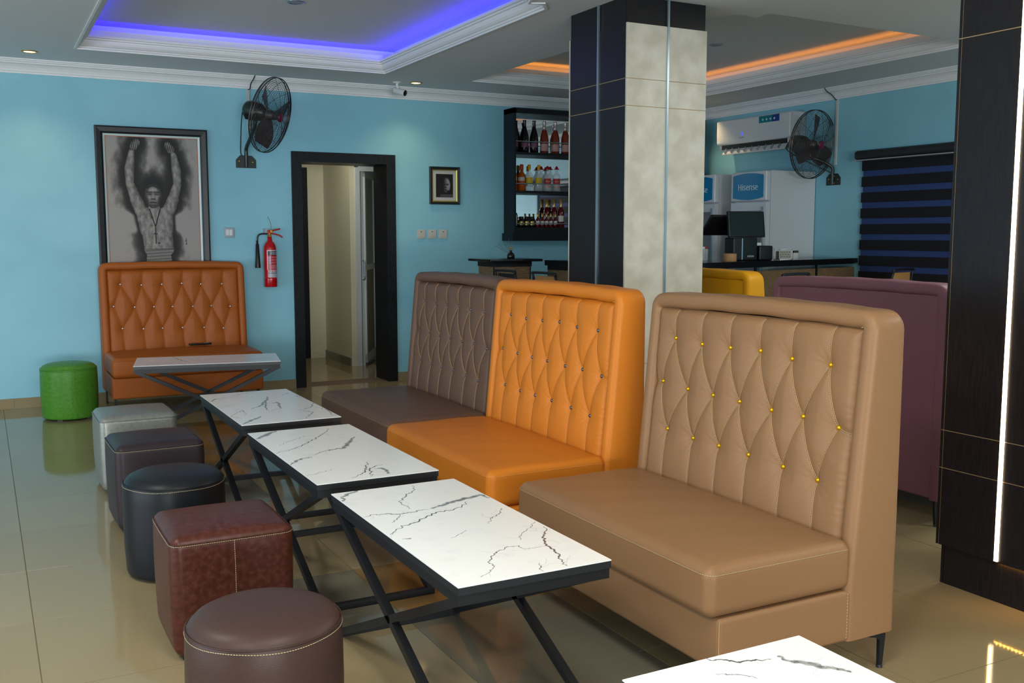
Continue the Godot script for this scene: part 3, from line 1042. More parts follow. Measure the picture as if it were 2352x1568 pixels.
	# rear board
	var rb := new_st()
	rbox(rb, Vector3(0, 0.625, 0.032), Vector3(SOFA_W - 0.09, 0.985, 0.036), 0.01, 2)
	rb.generate_normals()
	sofa_meshes.rear = rb.commit()
	# base and seat
	var bs := new_st()
	rbox(bs, Vector3(0, 0.212, 0.375), Vector3(SOFA_W - 0.006, 0.164, 0.70), 0.014, 6)
	bs.generate_normals()
	sofa_meshes.base = bs.commit()
	var se := new_st()
	var crown := func(p: Vector3) -> Vector3:
		var u := clampf(absf(p.x) / (SOFA_W / 2), 0.0, 1.0)
		var q := clampf(absf(p.z - 0.475) / 0.285, 0.0, 1.0)
		if p.y > 0.37:
			p.y += 0.020 * (1.0 - u * u) * (1.0 - q * q) + 0.0012 * sin(p.x * 31.0 + p.z * 17.0)
		elif p.y < 0.34:
			pass
		var bulge := 0.008 * (1.0 - pow((p.y - 0.375) / 0.085, 2.0))
		if p.z > 0.7:
			p.z += bulge * (1.0 - u * u * 0.6) + 0.0012 * sin(p.x * 70.0) * smoothstep(0.3, 0.45, p.y)
		if absf(p.x) > SOFA_W / 2 - 0.06:
			p.x += signf(p.x) * bulge * 0.5
		return p
	rbox(se, Vector3(0, 0.373, 0.478), Vector3(SOFA_W - 0.014, 0.158, 0.566), 0.034, 22, crown, 4)
	se.generate_normals()
	sofa_meshes.seat = se.commit()
	var ss := new_st()
	var ring2 := []
	var ax := SOFA_W / 2 - 0.007 + 0.0022
	var zf2 := 0.761
	for k in 9:
		ring2.append(Vector3(-ax, 0.428, lerpf(0.22, zf2 - 0.034, k / 8.0)))
	for k in range(1, 5):
		var g := PI / 2 * k / 5
		ring2.append(Vector3(-ax + 0.034 - 0.034 * cos(g), 0.428, zf2 - 0.034 + 0.034 * sin(g) + 0.001))
	for k in 21:
		var x := lerpf(-ax + 0.034, ax - 0.034, k / 20.0)
		ring2.append(Vector3(x, 0.428, zf2 + 0.0016 + 0.0055 * (1.0 - pow(x / ax, 2.0) * 0.6)))
	for k in range(1, 5):
		var g := PI / 2 * k / 5
		ring2.append(Vector3(ax - 0.034 + 0.034 * sin(g), 0.428, zf2 - 0.034 + 0.034 * cos(g) + 0.001))
	for k in 9:
		ring2.append(Vector3(ax, 0.428, lerpf(zf2 - 0.034, 0.22, k / 8.0)))
	stitches(ss, ring2, 0.0010, 0.005, 0.0025)
	ss.generate_normals()
	sofa_meshes.seat_stitch = ss.commit()
	# vertical corner seams of the base
	sofa_meshes.corner = []
	sofa_meshes.side_stitch = []
	for sx in [-1.0, 1.0]:
		var cs := new_st()
		tube(cs, [Vector3(sx * (SOFA_W / 2 - 0.006), 0.288, 0.722), Vector3(sx * (SOFA_W / 2 - 0.006), 0.135, 0.722)], 0.0022, 5)
		cs.generate_normals()
		sofa_meshes.corner.append(cs.commit())
		cs = new_st()
		stitches(cs, [Vector3(sx * (SOFA_W / 2 - 0.0022), 0.288, 0.215), Vector3(sx * (SOFA_W / 2 - 0.0022), 0.138, 0.215)], 0.0009, 0.006, 0.004)
		cs.generate_normals()
		sofa_meshes.side_stitch.append(cs.commit())
	var bt := new_st(true)
	var face := Transform3D(Basis(Vector3.RIGHT, PI / 2), Vector3.ZERO)
	lathe(bt, [Vector2(0.0085, -0.002), Vector2(0.0092, 0.001), Vector2(0.0085, 0.004), Vector2(0.006, 0.0065), Vector2(0.003, 0.0078), Vector2(0.0, 0.008)], 12, face)
	bt.generate_normals()
	sofa_meshes.button = bt.commit()
	# tapered metal leg with a triangular plate
	var lg := new_st()
	bx(lg, Vector3(-0.004, 0.120, -0.075), Vector3(0.004, 0.132, 0.02))
	var pr := [Vector2(0.02, 0.131), Vector2(-0.075, 0.131), Vector2(-0.075, 0.118), Vector2(-0.02, 0.105), Vector2(-0.006, 0.095), Vector2(-0.004, 0.008), Vector2(0.010, 0.008), Vector2(0.02, 0.10)]
	var pp := PackedVector2Array(pr)
	var tr := Geometry2D.triangulate_polygon(pp)
	for sx in [-0.006, 0.006]:
		for i in range(0, tr.size(), 3):
			var q := [Vector3(sx, pp[tr[i]].y, pp[tr[i]].x), Vector3(sx, pp[tr[i + 1]].y, pp[tr[i + 1]].x), Vector3(sx, pp[tr[i + 2]].y, pp[tr[i + 2]].x)]
			tri(lg, q[0], q[1], q[2])
	for i in pp.size():
		var p := pp[i]
		var q := pp[(i + 1) % pp.size()]
		quad(lg, Vector3(-0.006, p.y, p.x), Vector3(0.006, p.y, p.x), Vector3(0.006, q.y, q.x), Vector3(-0.006, q.y, q.x))
	lathe(lg, [Vector2(0.0, 0.0), Vector2(0.010, 0.0), Vector2(0.010, 0.0), Vector2(0.010, 0.01), Vector2(0.0, 0.01)], 12, Transform3D(Basis.IDENTITY, Vector3(0, 0, 0.003)))
	lg.generate_normals()
	sofa_meshes.leg = lg.commit()

func sofa(label: String, at: Vector3, turn: float, hide: String, thread: String, button: String, group := "") -> Node3D:
	var t := thing("sofa", label, "sofa", at, turn, group)
	inst("base", sofa_meshes.base, M[hide], t)
	var fr := inst("back_frame", sofa_meshes.frame, M[hide], t)
	for k in 2:
		inst("stitching", sofa_meshes.seam[k], M[thread], fr)
	inst("rear_panel", sofa_meshes.rear, M[hide], t)
	var pn := inst("tufted_backrest", sofa_meshes.panel, M[hide], t)
	inst("piping", sofa_meshes.pipe, M[hide if thread == "thread_dark" else thread + "_piping"], pn)
	if thread != "thread_dark":
		inst("stitching", sofa_meshes.stitch, M[thread], pn)
	var lines := crease_lines(ROWS)
	for r in ROWS:
		for q in r:
			var b := inst("button", sofa_meshes.button, M[button], pn)
			b.position = tuft_point(Vector2(q[0], q[1]), ROWS, lines) + Vector3(0, 0, 0.006)
	var se := inst("seat_cushion", sofa_meshes.seat, M[hide], t)
	inst("stitching", sofa_meshes.seat_stitch, M[thread], se)
	for k in 2:
		inst("corner_seam", sofa_meshes.corner[k], M[hide if thread == "thread_dark" else thread + "_piping"], t)
		inst("side_stitching", sofa_meshes.side_stitch[k], M[thread], t)
	for sx in [-1.0, 1.0]:
		for z in [0.035, 0.66]:
			var l := inst("leg", sofa_meshes.leg, M.black_metal, t)
			l.position = Vector3(sx * (SOFA_W / 2 - 0.03), 0, z)
			l.rotation.y = PI if z < 0.3 else 0.0
	return t

# ------------------------------------------------------------------ ottomans
func cube_ottoman(label: String, c: Vector3, hide: String, thread: String, turn := 0.0, seam_mid := false) -> void:
	var t := thing("cube_ottoman", label, "ottoman", c, turn, "ottomans beside the coffee tables")
	var s := 0.405
	var h := 0.42
	var bend := func(p: Vector3) -> Vector3:
		var u := absf(p.x) / (s / 2)
		var q := absf(p.z) / (s / 2)
		if p.y > h - 0.05:
			p.y += 0.016 * (1.0 - u * u) * (1.0 - q * q)
		var k := 1.0 - 0.035 * pow(1.0 - p.y / h, 2.0)
		var b := 0.010 * (1.0 - pow(2.0 * p.y / h - 1.0, 2.0))
		p.x = p.x * k + signf(p.x) * b * (1.0 - q * q) * pow(u, 4.0)
		p.z = p.z * k + signf(p.z) * b * (1.0 - u * u) * pow(q, 4.0)
		return p
	var st := new_st()
	rbox(st, Vector3(0, h / 2 + 0.006, 0), Vector3(s, h - 0.012, s), 0.036, 12, bend, 4)
	var body := obj("body", st, M[hide], t)
	st = new_st()
	for sx in [-1.0, 1.0]:
		for sz in [-1.0, 1.0]:
			cbx(st, Vector3(sx * 0.15, 0.006, sz * 0.15), Vector3(0.04, 0.012, 0.04))
	obj("feet", st, M.black_plastic, t)
	st = new_st()
	var y := h - 0.026
	var ring := []
	for k in 4:
		var d := [Vector3(0, 0, 1), Vector3(1, 0, 0), Vector3(0, 0, -1), Vector3(-1, 0, 0)][k] as Vector3
		var a := Vector3(d.z, 0, -d.x)
		for i in 11:
			var q := lerpf(-1, 1, i / 10.0) * (s / 2 - 0.036)
			ring.append(bend.call(Vector3(0, y, 0) + d * (s / 2) + a * q) + d * 0.0006)
		for i in range(1, 4):
			var g := PI / 2 * i / 4
			ring.append(bend.call(Vector3(0, y, 0) + (d + a) * (s / 2 - 0.036) + d * 0.036 * cos(g) + a * 0.036 * sin(g)) + d * 0.0006 * cos(g) + a * 0.0006 * sin(g))
	ring.append(ring[0])
	stitches(st, ring, 0.0010, 0.0048, 0.0024)
	for i in 9:
		ring[i] = ring[i] - Vector3(0, 0.006, 0)
	if seam_mid:
		var mid := []
		for i in 10:
			mid.append(bend.call(Vector3(0.0, lerpf(0.03, y, i / 9.0), s / 2)) + Vector3(0, 0, 0.0008))
		stitches(st, mid, 0.0010, 0.0048, 0.0024)
	obj("stitching", st, M[thread], body)
	st = new_st()
	for i in ring.size():
		ring[i] = Vector3(ring[i].x, y + 0.005, ring[i].z)
	tube(st, ring, 0.0018, 4, false, false)
	obj("seam", st, M[hide], body)

func round_ottoman(label: String, c: Vector3, hide: String, thread: String, turn := 0.0, seam_side := false) -> void:
	var t := thing("round_ottoman", label, "ottoman", c, turn, "ottomans beside the coffee tables")
	var r := 0.205
	var st := new_st()
	lathe(st, [Vector2(0.0, 0.012), Vector2(r - 0.022, 0.012), Vector2(r - 0.010, 0.016), Vector2(r - 0.007, 0.03), Vector2(r - 0.002, 0.12), Vector2(r, 0.22), Vector2(r - 0.001, 0.32), Vector2(r - 0.003, 0.375), Vector2(r - 0.006, 0.386), Vector2(r - 0.012, 0.396), Vector2(r - 0.024, 0.409), Vector2(r - 0.045, 0.419), Vector2(r - 0.09, 0.428), Vector2(r - 0.15, 0.432), Vector2(0.0, 0.433)], 56)
	var body := obj("body", st, M[hide], t)
	st = new_st()
	for k in 4:
		var g := TAU * k / 4 + 0.6
		cbx(st, Vector3(cos(g) * 0.15, 0.006, sin(g) * 0.15), Vector3(0.035, 0.012, 0.035))
	obj("feet", st, M.black_plastic, t)
	st = new_st()
	var ring := []
	for k in 65:
		var g := TAU * k / 64
		ring.append(Vector3(sin(g) * (r - 0.0022), 0.3775 + 0.0015 * sin(g * 5.0), cos(g) * (r - 0.0022)))
	stitches(st, ring, 0.0010, 0.0048, 0.0024)
	if seam_side:
		stitches(st, [Vector3(0.03, 0.375, r - 0.0045), Vector3(0.03, 0.22, r - 0.0015), Vector3(0.03, 0.03, r - 0.009)], 0.001, 0.006, 0.004)
	obj("stitching", st, M[thread], body)
	st = new_st()
	ring = ring.map(func(p): return Vector3(p.x * 0.99, 0.388, p.z * 0.99))
	tube(st, ring, 0.002, 4, false, false)
	obj("seam", st, M[hide], body)

# ------------------------------------------------------------------ marble tables
func blot(im: Image, c: Vector2, r: float, col: Color, strength: float) -> void:
	for y in range(maxi(0, int(c.y - r - 1)), mini(im.get_height(), int(c.y + r + 2))):
		for x in range(maxi(0, int(c.x - r - 1)), mini(im.get_width(), int(c.x + r + 2))):
			var d := Vector2(x, y).distance_to(c)
			if d < r + 0.7:
				var a := strength * clampf(r + 0.7 - d, 0.0, 1.0)
				im.set_pixel(x, y, im.get_pixel(x, y).lerp(col, a))

func marble(key: String, veins: Array, sd: int) -> StandardMaterial3D:
	var wd := 1024
	var ht := 464
	var im := Image.create_empty(wd, ht, false, Image.FORMAT_RGB8)
	im.fill(Color("f3f4f1"))
	var rng := RandomNumberGenerator.new()
	rng.seed = sd
	var nz := noise(0.02, FastNoiseLite.TYPE_SIMPLEX, 3, sd)
	# faint clouds
	for k in 60:
		var c := Vector2(rng.randf() * wd, rng.randf() * ht)
		blot(im, c, rng.randf_range(6, 26), Color("eceeec"), 0.35)
	for v in veins:
		var width: float = v[0] * 1.2
		var flat: Array = v[1]
		var pts := []
		for i in range(0, flat.size(), 2):
			pts.append(Vector2(flat[i] * wd, (1.0 - flat[i + 1]) * ht))
		var total := 0.0
		for i in pts.size() - 1:
			total += pts[i].distance_to(pts[i + 1])
		var went := 0.0
		var col := Color("666d73") if rng.randf() < 0.7 else Color("77726f")
		for i in pts.size() - 1:
			var a: Vector2 = pts[i]
			var b: Vector2 = pts[i + 1]
			var n := maxi(2, int(a.distance_to(b) / 0.7))
			for k in n:
				var t := float(k) / n
				var p := a.lerp(b, t)
				p += Vector2(nz.get_noise_2d(p.x * 1.2, p.y * 1.2), nz.get_noise_2d(p.x * 1.2 + 500, p.y * 1.2)) * 8.0
				var q := (went + a.distance_to(b) * t) / total
				var taper := 0.35 + 0.65 * sin(PI * clampf(q, 0.03, 0.97))
				var thick := maxf(0.8, width * taper * (0.65 + 0.7 * absf(nz.get_noise_2d(p.x * 5.0, p.y * 5.0 + 90))) )
				if width > 4.0:
					# a broad vein is a loose bundle of fine ones over a grey wash
					blot(im, p, thick * 1.7, col, 0.035)
					for m in 4:
						var o := (b - a).orthogonal().normalized() * thick * (-1.1 + 0.75 * m + nz.get_noise_2d(p.x * 3.0, m * 200.0) * 1.3)
						blot(im, p + o, rng.randf_range(0.5, 1.1), col.darkened(0.35), 0.12 + 0.2 * rng.randf())
				else:
					blot(im, p, thick * 0.8, col.darkened(0.25), 0.5)
				if rng.randf() < 0.016:
					# little side branch
					var dir := Vector2.RIGHT.rotated(rng.randf() * TAU)
					var w := p
					for m in rng.randi_range(14, 60):
						dir = dir.rotated(rng.randf_range(-0.35, 0.35))
						w += dir * 1.3
						blot(im, w, 0.5, col, 0.28)
			went += a.distance_to(b)
	var mt := mat(key, "ffffff", 0.22, 0.0, 0.5)
	mt.albedo_texture = ImageTexture.create_from_image(im)
	return mt

# length runs along local x, top at 0.5 m
func coffee_table(label: String, c: Vector3, turn: float, l: float, w: float, marble_key: String) -> void:
	var t := thing("coffee_table", label, "coffee table", c, turn, "marble coffee tables")
	var hl := l / 2
	var hw := w / 2
	var st := new_st()
	quad_uv(st, Vector3(-hl, 0.5, hw), Vector3(hl, 0.5, hw), Vector3(hl, 0.5, -hw), Vector3(-hl, 0.5, -hw))
	var e := [Vector3(-hl, 0.5, hw), Vector3(hl, 0.5, hw), Vector3(hl, 0.5, -hw), Vector3(-hl, 0.5, -hw)]
	for k in 4:
		var a: Vector3 = e[k]
		var b: Vector3 = e[(k + 1) % 4]
		st.set_uv(Vector2(0.5, 0.05))
		quad(st, a - Vector3(0, 0.003, 0), b - Vector3(0, 0.003, 0), b, a)
	obj("table_top", st, M[marble_key], t)
	st = new_st()
	bx(st, Vector3(-hl + 0.0005, 0.476, -hw + 0.0005), Vector3(hl - 0.0005, 0.4972, hw - 0.0005))
	obj("edge_band", st, M.table_edge, t)
	st = new_st()
	var b := 0.026
	for sz in [-1.0, 1.0]:
		cbx(st, Vector3(0, 0.461, sz * (hw - 0.004 - b / 2)), Vector3(l - 0.008, 0.029, b))
	for sx in [-1.0, 1.0]:
		cbx(st, Vector3(sx * (hl - 0.004 - b / 2), 0.461, 0), Vector3(b, 0.029, w - 0.008 - 2 * b))
	obj("top_frame", st, M.black_metal, t)
	for sz in [-1.0, 1.0]:
		for sx in [-1.0, 1.0]:
			var s := new_st()
			var p := Vector3(sx * (hl - 0.02), 0.455, sz * (hw - 0.018))
			var q := Vector3(-sx * (hl - 0.04), 0.0125, sz * (hw - 0.018))
			var d := (q - p).normalized()
			var side := Vector3(0, 0, 1)
			var xf := Transform3D(Basis(d, side.cross(d).normalized() * -1.0, side), (p + q) / 2)
			var off := 0.0
			cbx(s, Vector3(0, 0, off), Vector3(p.distance_to(q), 0.025, 0.025), xf)
			obj("leg", s, M.black_metal, t)
	for sx in [-1.0, 1.0]:
		var s := new_st()
		cbx(s, Vector3(sx * (hl - 0.045), 0.0125, 0), Vector3(0.025, 0.025, w - 0.012))
		obj("foot_bar", s, M.black_metal, t)

# ------------------------------------------------------------------ things on the walls
func wall_fan(label: String, at: Vector3, wall_turn: float, head: Vector3, axis: Vector3) -> void:
	# at: middle of the wall plate on the wall; wall_turn: turns local +z into the room; head and axis in world space
	var t := thing("wall_fan", label, "fan", at, wall_turn, "oscillating wall fans")
	var inv := t.transform.affine_inverse()
	var st := new_st()
	var pl := [Vector2(-0.088, -0.052), Vector2(0.088, -0.052), Vector2(0.088, 0.018), Vector2(0.052, 0.056), Vector2(-0.052, 0.056), Vector2(-0.088, 0.018)]
	var pp := PackedVector2Array(pl)
	for i in 6:
		var a: Vector2 = pl[i]
		var b: Vector2 = pl[(i + 1) % 6]
		quad(st, Vector3(a.x, a.y, 0), Vector3(b.x, b.y, 0), Vector3(b.x, b.y, 0.006), Vector3(a.x, a.y, 0.006))
		if i > 0 and i < 5:
			tri(st, Vector3(pl[0].x, pl[0].y, 0.006), Vector3(a.x, a.y, 0.006), Vector3(b.x, b.y, 0.006))
	var plate := obj("wall_plate", st, M.fan_green, t)
	for k in [[0.012, 0.032, "copper_screw"], [0.012, -0.032, "copper_screw"], [-0.058, 0.006, "brass"], [0.058, 0.0, "brass"]]:
		var s := new_st()
		lathe(s, [Vector2(0.007, 0.0), Vector2(0.007, 0.003), Vector2(0.004, 0.005), Vector2(0.0, 0.005)], 10, Transform3D(Basis(Vector3.RIGHT, PI / 2), Vector3(k[0], k[1], 0.006)))
		obj("screw", s, M[k[2]], plate)
	var hd := inv * head
	var ax := (inv.basis * axis).normalized()
	var motor := hd - ax * 0.16
	st = new_st()
	var neck := motor + Vector3(0, -0.10, 0)
	tube(st, smoothed([Vector3(0, -0.045, 0.016), Vector3(0, 0.05, 0.018), Vector3(0, 0.12, 0.035), Vector3(neck.x * 0.45, 0.19, lerpf(0.05, neck.z, 0.4)), neck + Vector3(0, -0.02, 0), motor + Vector3(0, -0.04, 0)], 6), 0.016, 10)
	obj("arm", st, M.fan_green, t)
	# everything round the axis
	var xb := Basis(Quaternion(Vector3.UP, ax))
	var xf := Transform3D(xb, hd)
	st = new_st()
	lathe(st, [Vector2(0.0, -0.26), Vector2(0.045, -0.255), Vector2(0.07, -0.235), Vector2(0.078, -0.20), Vector2(0.078, -0.13), Vector2(0.07, -0.10), Vector2(0.05, -0.07), Vector2(0.04, -0.05), Vector2(0.0, -0.05)], 22, xf)
	obj("motor_housing", st, M.fan_green, t)
	st = new_st()
	cbx(st, Vector3(0, -0.17, 0.085), Vector3(0.04, 0.06, 0.03), xf)
	obj("gearbox", st, M.black_plastic, t)
	# three blades
	for k in 3:
		st = new_st(true)
		var g := TAU * k / 3 + 0.5
		var rot := xf * Transform3D(Basis(Vector3.UP, g), Vector3.ZERO)
		var grid := []
		for i in 9:
			var r := lerpf(0.035, 0.262, i / 8.0)
			var row := []
			for j in 5:
				var wd := lerpf(0.03, 0.085, sin(i / 8.0 * PI * 0.72))
				var u := lerpf(-wd, wd, j / 4.0) + 0.03 * i / 8.0
				row.append(rot * Vector3(u, -0.015 + u * lerpf(0.7, 0.35, i / 8.0), r))
			grid.append(row)
		for i in 8:
			for j in 4:
				quad(st, grid[i][j], grid[i][j + 1], grid[i + 1][j + 1], grid[i + 1][j])
		obj("blade", st, M.fan_blade, t)
	st = new_st()
	lathe(st, [Vector2(0.04, -0.04), Vector2(0.042, 0.0), Vector2(0.03, 0.025), Vector2(0.0, 0.028)], 18, xf)
	obj("hub", st, M.fan_blade, t)
	# wire cage
	var R := 0.315
	var bulge := func(r: float, front: bool) -> float:
		var u := r / R
		return (0.085 * (1.0 - u * u) + 0.005) if front else (-0.085 * (1.0 - pow(u, 3.0)) - 0.02)
	for front in [true, false]:
		st = new_st()
		for k in range(3 if front else 5, 22):
			var r := R * k / 22.0
			var ring := []
			for j in 40:
				ring.append(xf * Vector3(sin(TAU * j / 40) * r, bulge.call(r, front), cos(TAU * j / 40) * r))
			tube(st, ring, 0.0015, 3, true)
		for k in 12:
			var g := TAU * k / 12
			var ray := []
			for j in 7:
				var r := lerpf(0.045 if front else 0.075, R, j / 6.0)
				ray.append(xf * Vector3(sin(g) * r, bulge.call(r, front) + (-0.003 if front else 0.003), cos(g) * r))
			tube(st, ray, 0.0018, 4)
		obj("front_guard" if front else "rear_guard", st, M.fan_wire, t)
	st = new_st()
	for y in [0.004, -0.021]:
		var ring := []
		for j in 48:
			ring.append(xf * Vector3(sin(TAU * j / 48) * R, y, cos(TAU * j / 48) * R))
		tube(st, ring, 0.0045, 6, true)
	obj("guard_rim", st, M.fan_wire, t)
	st = new_st()
	lathe(st, [Vector2(0.038, 0.082), Vector2(0.038, 0.092), Vector2(0.034, 0.096), Vector2(0.0, 0.098)], 24, xf)
	obj("badge", st, M.magenta_badge, t)
	st = new_st()
	var tail := xf * Vector3(0.0, -0.25, 0.05)
	tube(st, smoothed([tail, Vector3(tail.x - 0.01, tail.y - 0.08, tail.z), Vector3(lerpf(tail.x, -0.05, 0.5), tail.y - 0.2, lerpf(tail.z, 0.02, 0.6)), Vector3(-0.045, 0.075, 0.012), Vector3(-0.03, 0.055, 0.01)], 6), 0.0042, 6)
	obj("power_cord", st, M.black_plastic, t)

func extinguisher() -> void:
	var t := thing("fire_extinguisher", "red fire extinguisher with black horn hanging on the blue wall beside the doorway", "extinguisher", Vector3(2.272, 0.936, ZB + 0.075))
	var r := 0.057
	var st := new_st()
	lathe(st, [Vector2(0.0, 0.0), Vector2(r - 0.002, 0.0), Vector2(r, 0.004), Vector2(r, 0.075), Vector2(r, 0.075), Vector2(r - 0.002, 0.077), Vector2(r - 0.002, 0.335), Vector2(r - 0.006, 0.362), Vector2(r - 0.018, 0.388), Vector2(r - 0.033, 0.404), Vector2(0.020, 0.416), Vector2(0.018, 0.445), Vector2(0.0, 0.445)], 32)
	var body := obj("cylinder", st, M.red_enamel, t)
	# paper label wrapped round the front
	var im := Image.create_empty(160, 360, false, Image.FORMAT_RGB8)
	im.fill(Color("b3202a"))
	im.fill_rect(Rect2i(0, 0, 160, 10), Color("d8dadf"))
	im.fill_rect(Rect2i(0, 0, 10, 260), Color("d8dadf"))
	im.fill_rect(Rect2i(10, 10, 150, 58), Color("15181c"))
	var rng := RandomNumberGenerator.new()
	rng.seed = 11
	var lines := func(x: int, y: int, w: int, rows: int, step: int, col: Color) -> void:
		for k in rows:
			var at := x
			while at < x + w:
				var word := rng.randi_range(5, 16)
				im.fill_rect(Rect2i(at, y + k * step, mini(word, x + w - at), maxi(2, step - 4)), col)
				at += word + 4
	lines.call(42, 18, 110, 5, 9, Color("c9ccd2"))
	for k in 3:
		im.fill_rect(Rect2i(18, 80 + k * 36, 28, 30), Color("c4b4be"))
		im.fill_rect(Rect2i(24, 86 + k * 36, 14, 16), Color("8a7a9a"))
		lines.call(56, 84 + k * 36, 80, 3, 7, Color("d9b9bd"))
	lines.call(20, 192, 130, 7, 9, Color("d0a4a8"))
	im.fill_rect(Rect2i(14, 262, 146, 98), Color("cdd2da"))
	im.fill_rect(Rect2i(20, 266, 10, 26), Color("c9a21c"))
	im.fill_rect(Rect2i(31, 266, 10, 26), Color("1d3f7d"))
	lines.call(50, 268, 100, 2, 13, Color("b5333a"))
	im.fill_rect(Rect2i(14, 298, 146, 10), Color("2a4a86"))
	lines.call(20, 312, 134, 5, 9, Color("77808c"))
	var lm := mat("extinguisher_label", "ffffff", 0.35)
	lm.albedo_texture = ImageTexture.create_from_image(im)
	st = new_st(true)
	for j in 20:
		for k in 1:
			var q := []
			for e in [[j, 0], [j + 1, 0], [j + 1, 1], [j, 1]]:
				var g := lerpf(-0.75, 1.35, e[0] / 20.0)
				q.append([Vector3(sin(g), 0, cos(g)) * (r - 0.001) + Vector3(0, lerpf(0.085, 0.325, e[1]), 0), Vector2(e[0] / 20.0, 1.0 - e[1])])
			for e in [0, 2, 1, 0, 3, 2]:
				st.set_uv(q[e][1])
				st.add_vertex(q[e][0])
	obj("label", st, lm, body)
	st = new_st()
	lathe(st, [Vector2(0.018, 0.44), Vector2(0.018, 0.452), Vector2(0.012, 0.456), Vector2(0.012, 0.478), Vector2(0.016, 0.48), Vector2(0.0, 0.482)], 14)
	obj("valve", st, M.brass, t)
	st = new_st()
	tube(st, [Vector3(-0.015, 0.482, 0.0), Vector3(0.03, 0.498, 0), Vector3(0.095, 0.512, 0)], 0.007, 6)
	tube(st, smoothed([Vector3(-0.01, 0.474, 0.0), Vector3(0.04, 0.468, 0), Vector3(0.09, 0.455, 0), Vector3(0.115, 0.436, 0)], 4), 0.0065, 6)
	rbox(st, Vector3(-0.004, 0.484, 0), Vector3(0.028, 0.035, 0.024), 0.006)
	obj("handle", st, M.red_plastic, t)
	st = new_st()
	rbox(st, Vector3(0.014, 0.49, 0.002), Vector3(0.018, 0.024, 0.03), 0.004)
	obj("safety_tag", st, M.yellow_cap, t)
	st = new_st()
	tube(st, smoothed([Vector3(0.012, 0.50, 0.01), Vector3(0.012, 0.55, 0.01), Vector3(0.002, 0.59, 0.0), Vector3(-0.002, 0.62, -0.04)], 4), 0.0018, 4)
	obj("tie", st, M.reed, t)
	st = new_st()
	tube(st, smoothed([Vector3(-0.02, 0.468, 0), Vector3(-0.07, 0.468, 0), Vector3(-0.10, 0.452, 0), Vector3(-0.108, 0.41, 0), Vector3(-0.109, 0.345, 0)], 5), 0.0075, 8)
	obj("hose", st, M.black_plastic, t)
	st = new_st()
	lathe(st, [Vector2(0.0, 0.0), Vector2(0.0, 0.002), Vector2(0.020, 0.002), Vector2(0.020, 0.0), Vector2(0.024, -0.0), Vector2(0.024, 0.003), Vector2(0.014, 0.21), Vector2(0.009, 0.215), Vector2(0.009, 0.24), Vector2(0.0, 0.24)], 16, Transform3D(Basis.IDENTITY, Vector3(-0.110, 0.17, 0)))
	obj("horn", st, M.black_plastic, t)
	st = new_st()
	bx(st, Vector3(-0.04, 0.475, -0.075), Vector3(-0.008, 0.515, -0.012))
	obj("wall_bracket", st, M.grey_plastic, t)

func capsule(p: Vector2, a: Vector2, b: Vector2, ra: float, rb: float) -> float:
	var e := b - a
	var t := clampf((p - a).dot(e) / e.length_squared(), 0.0, 1.0)
	return p.distance_to(a + e * t) - lerpf(ra, rb, t)

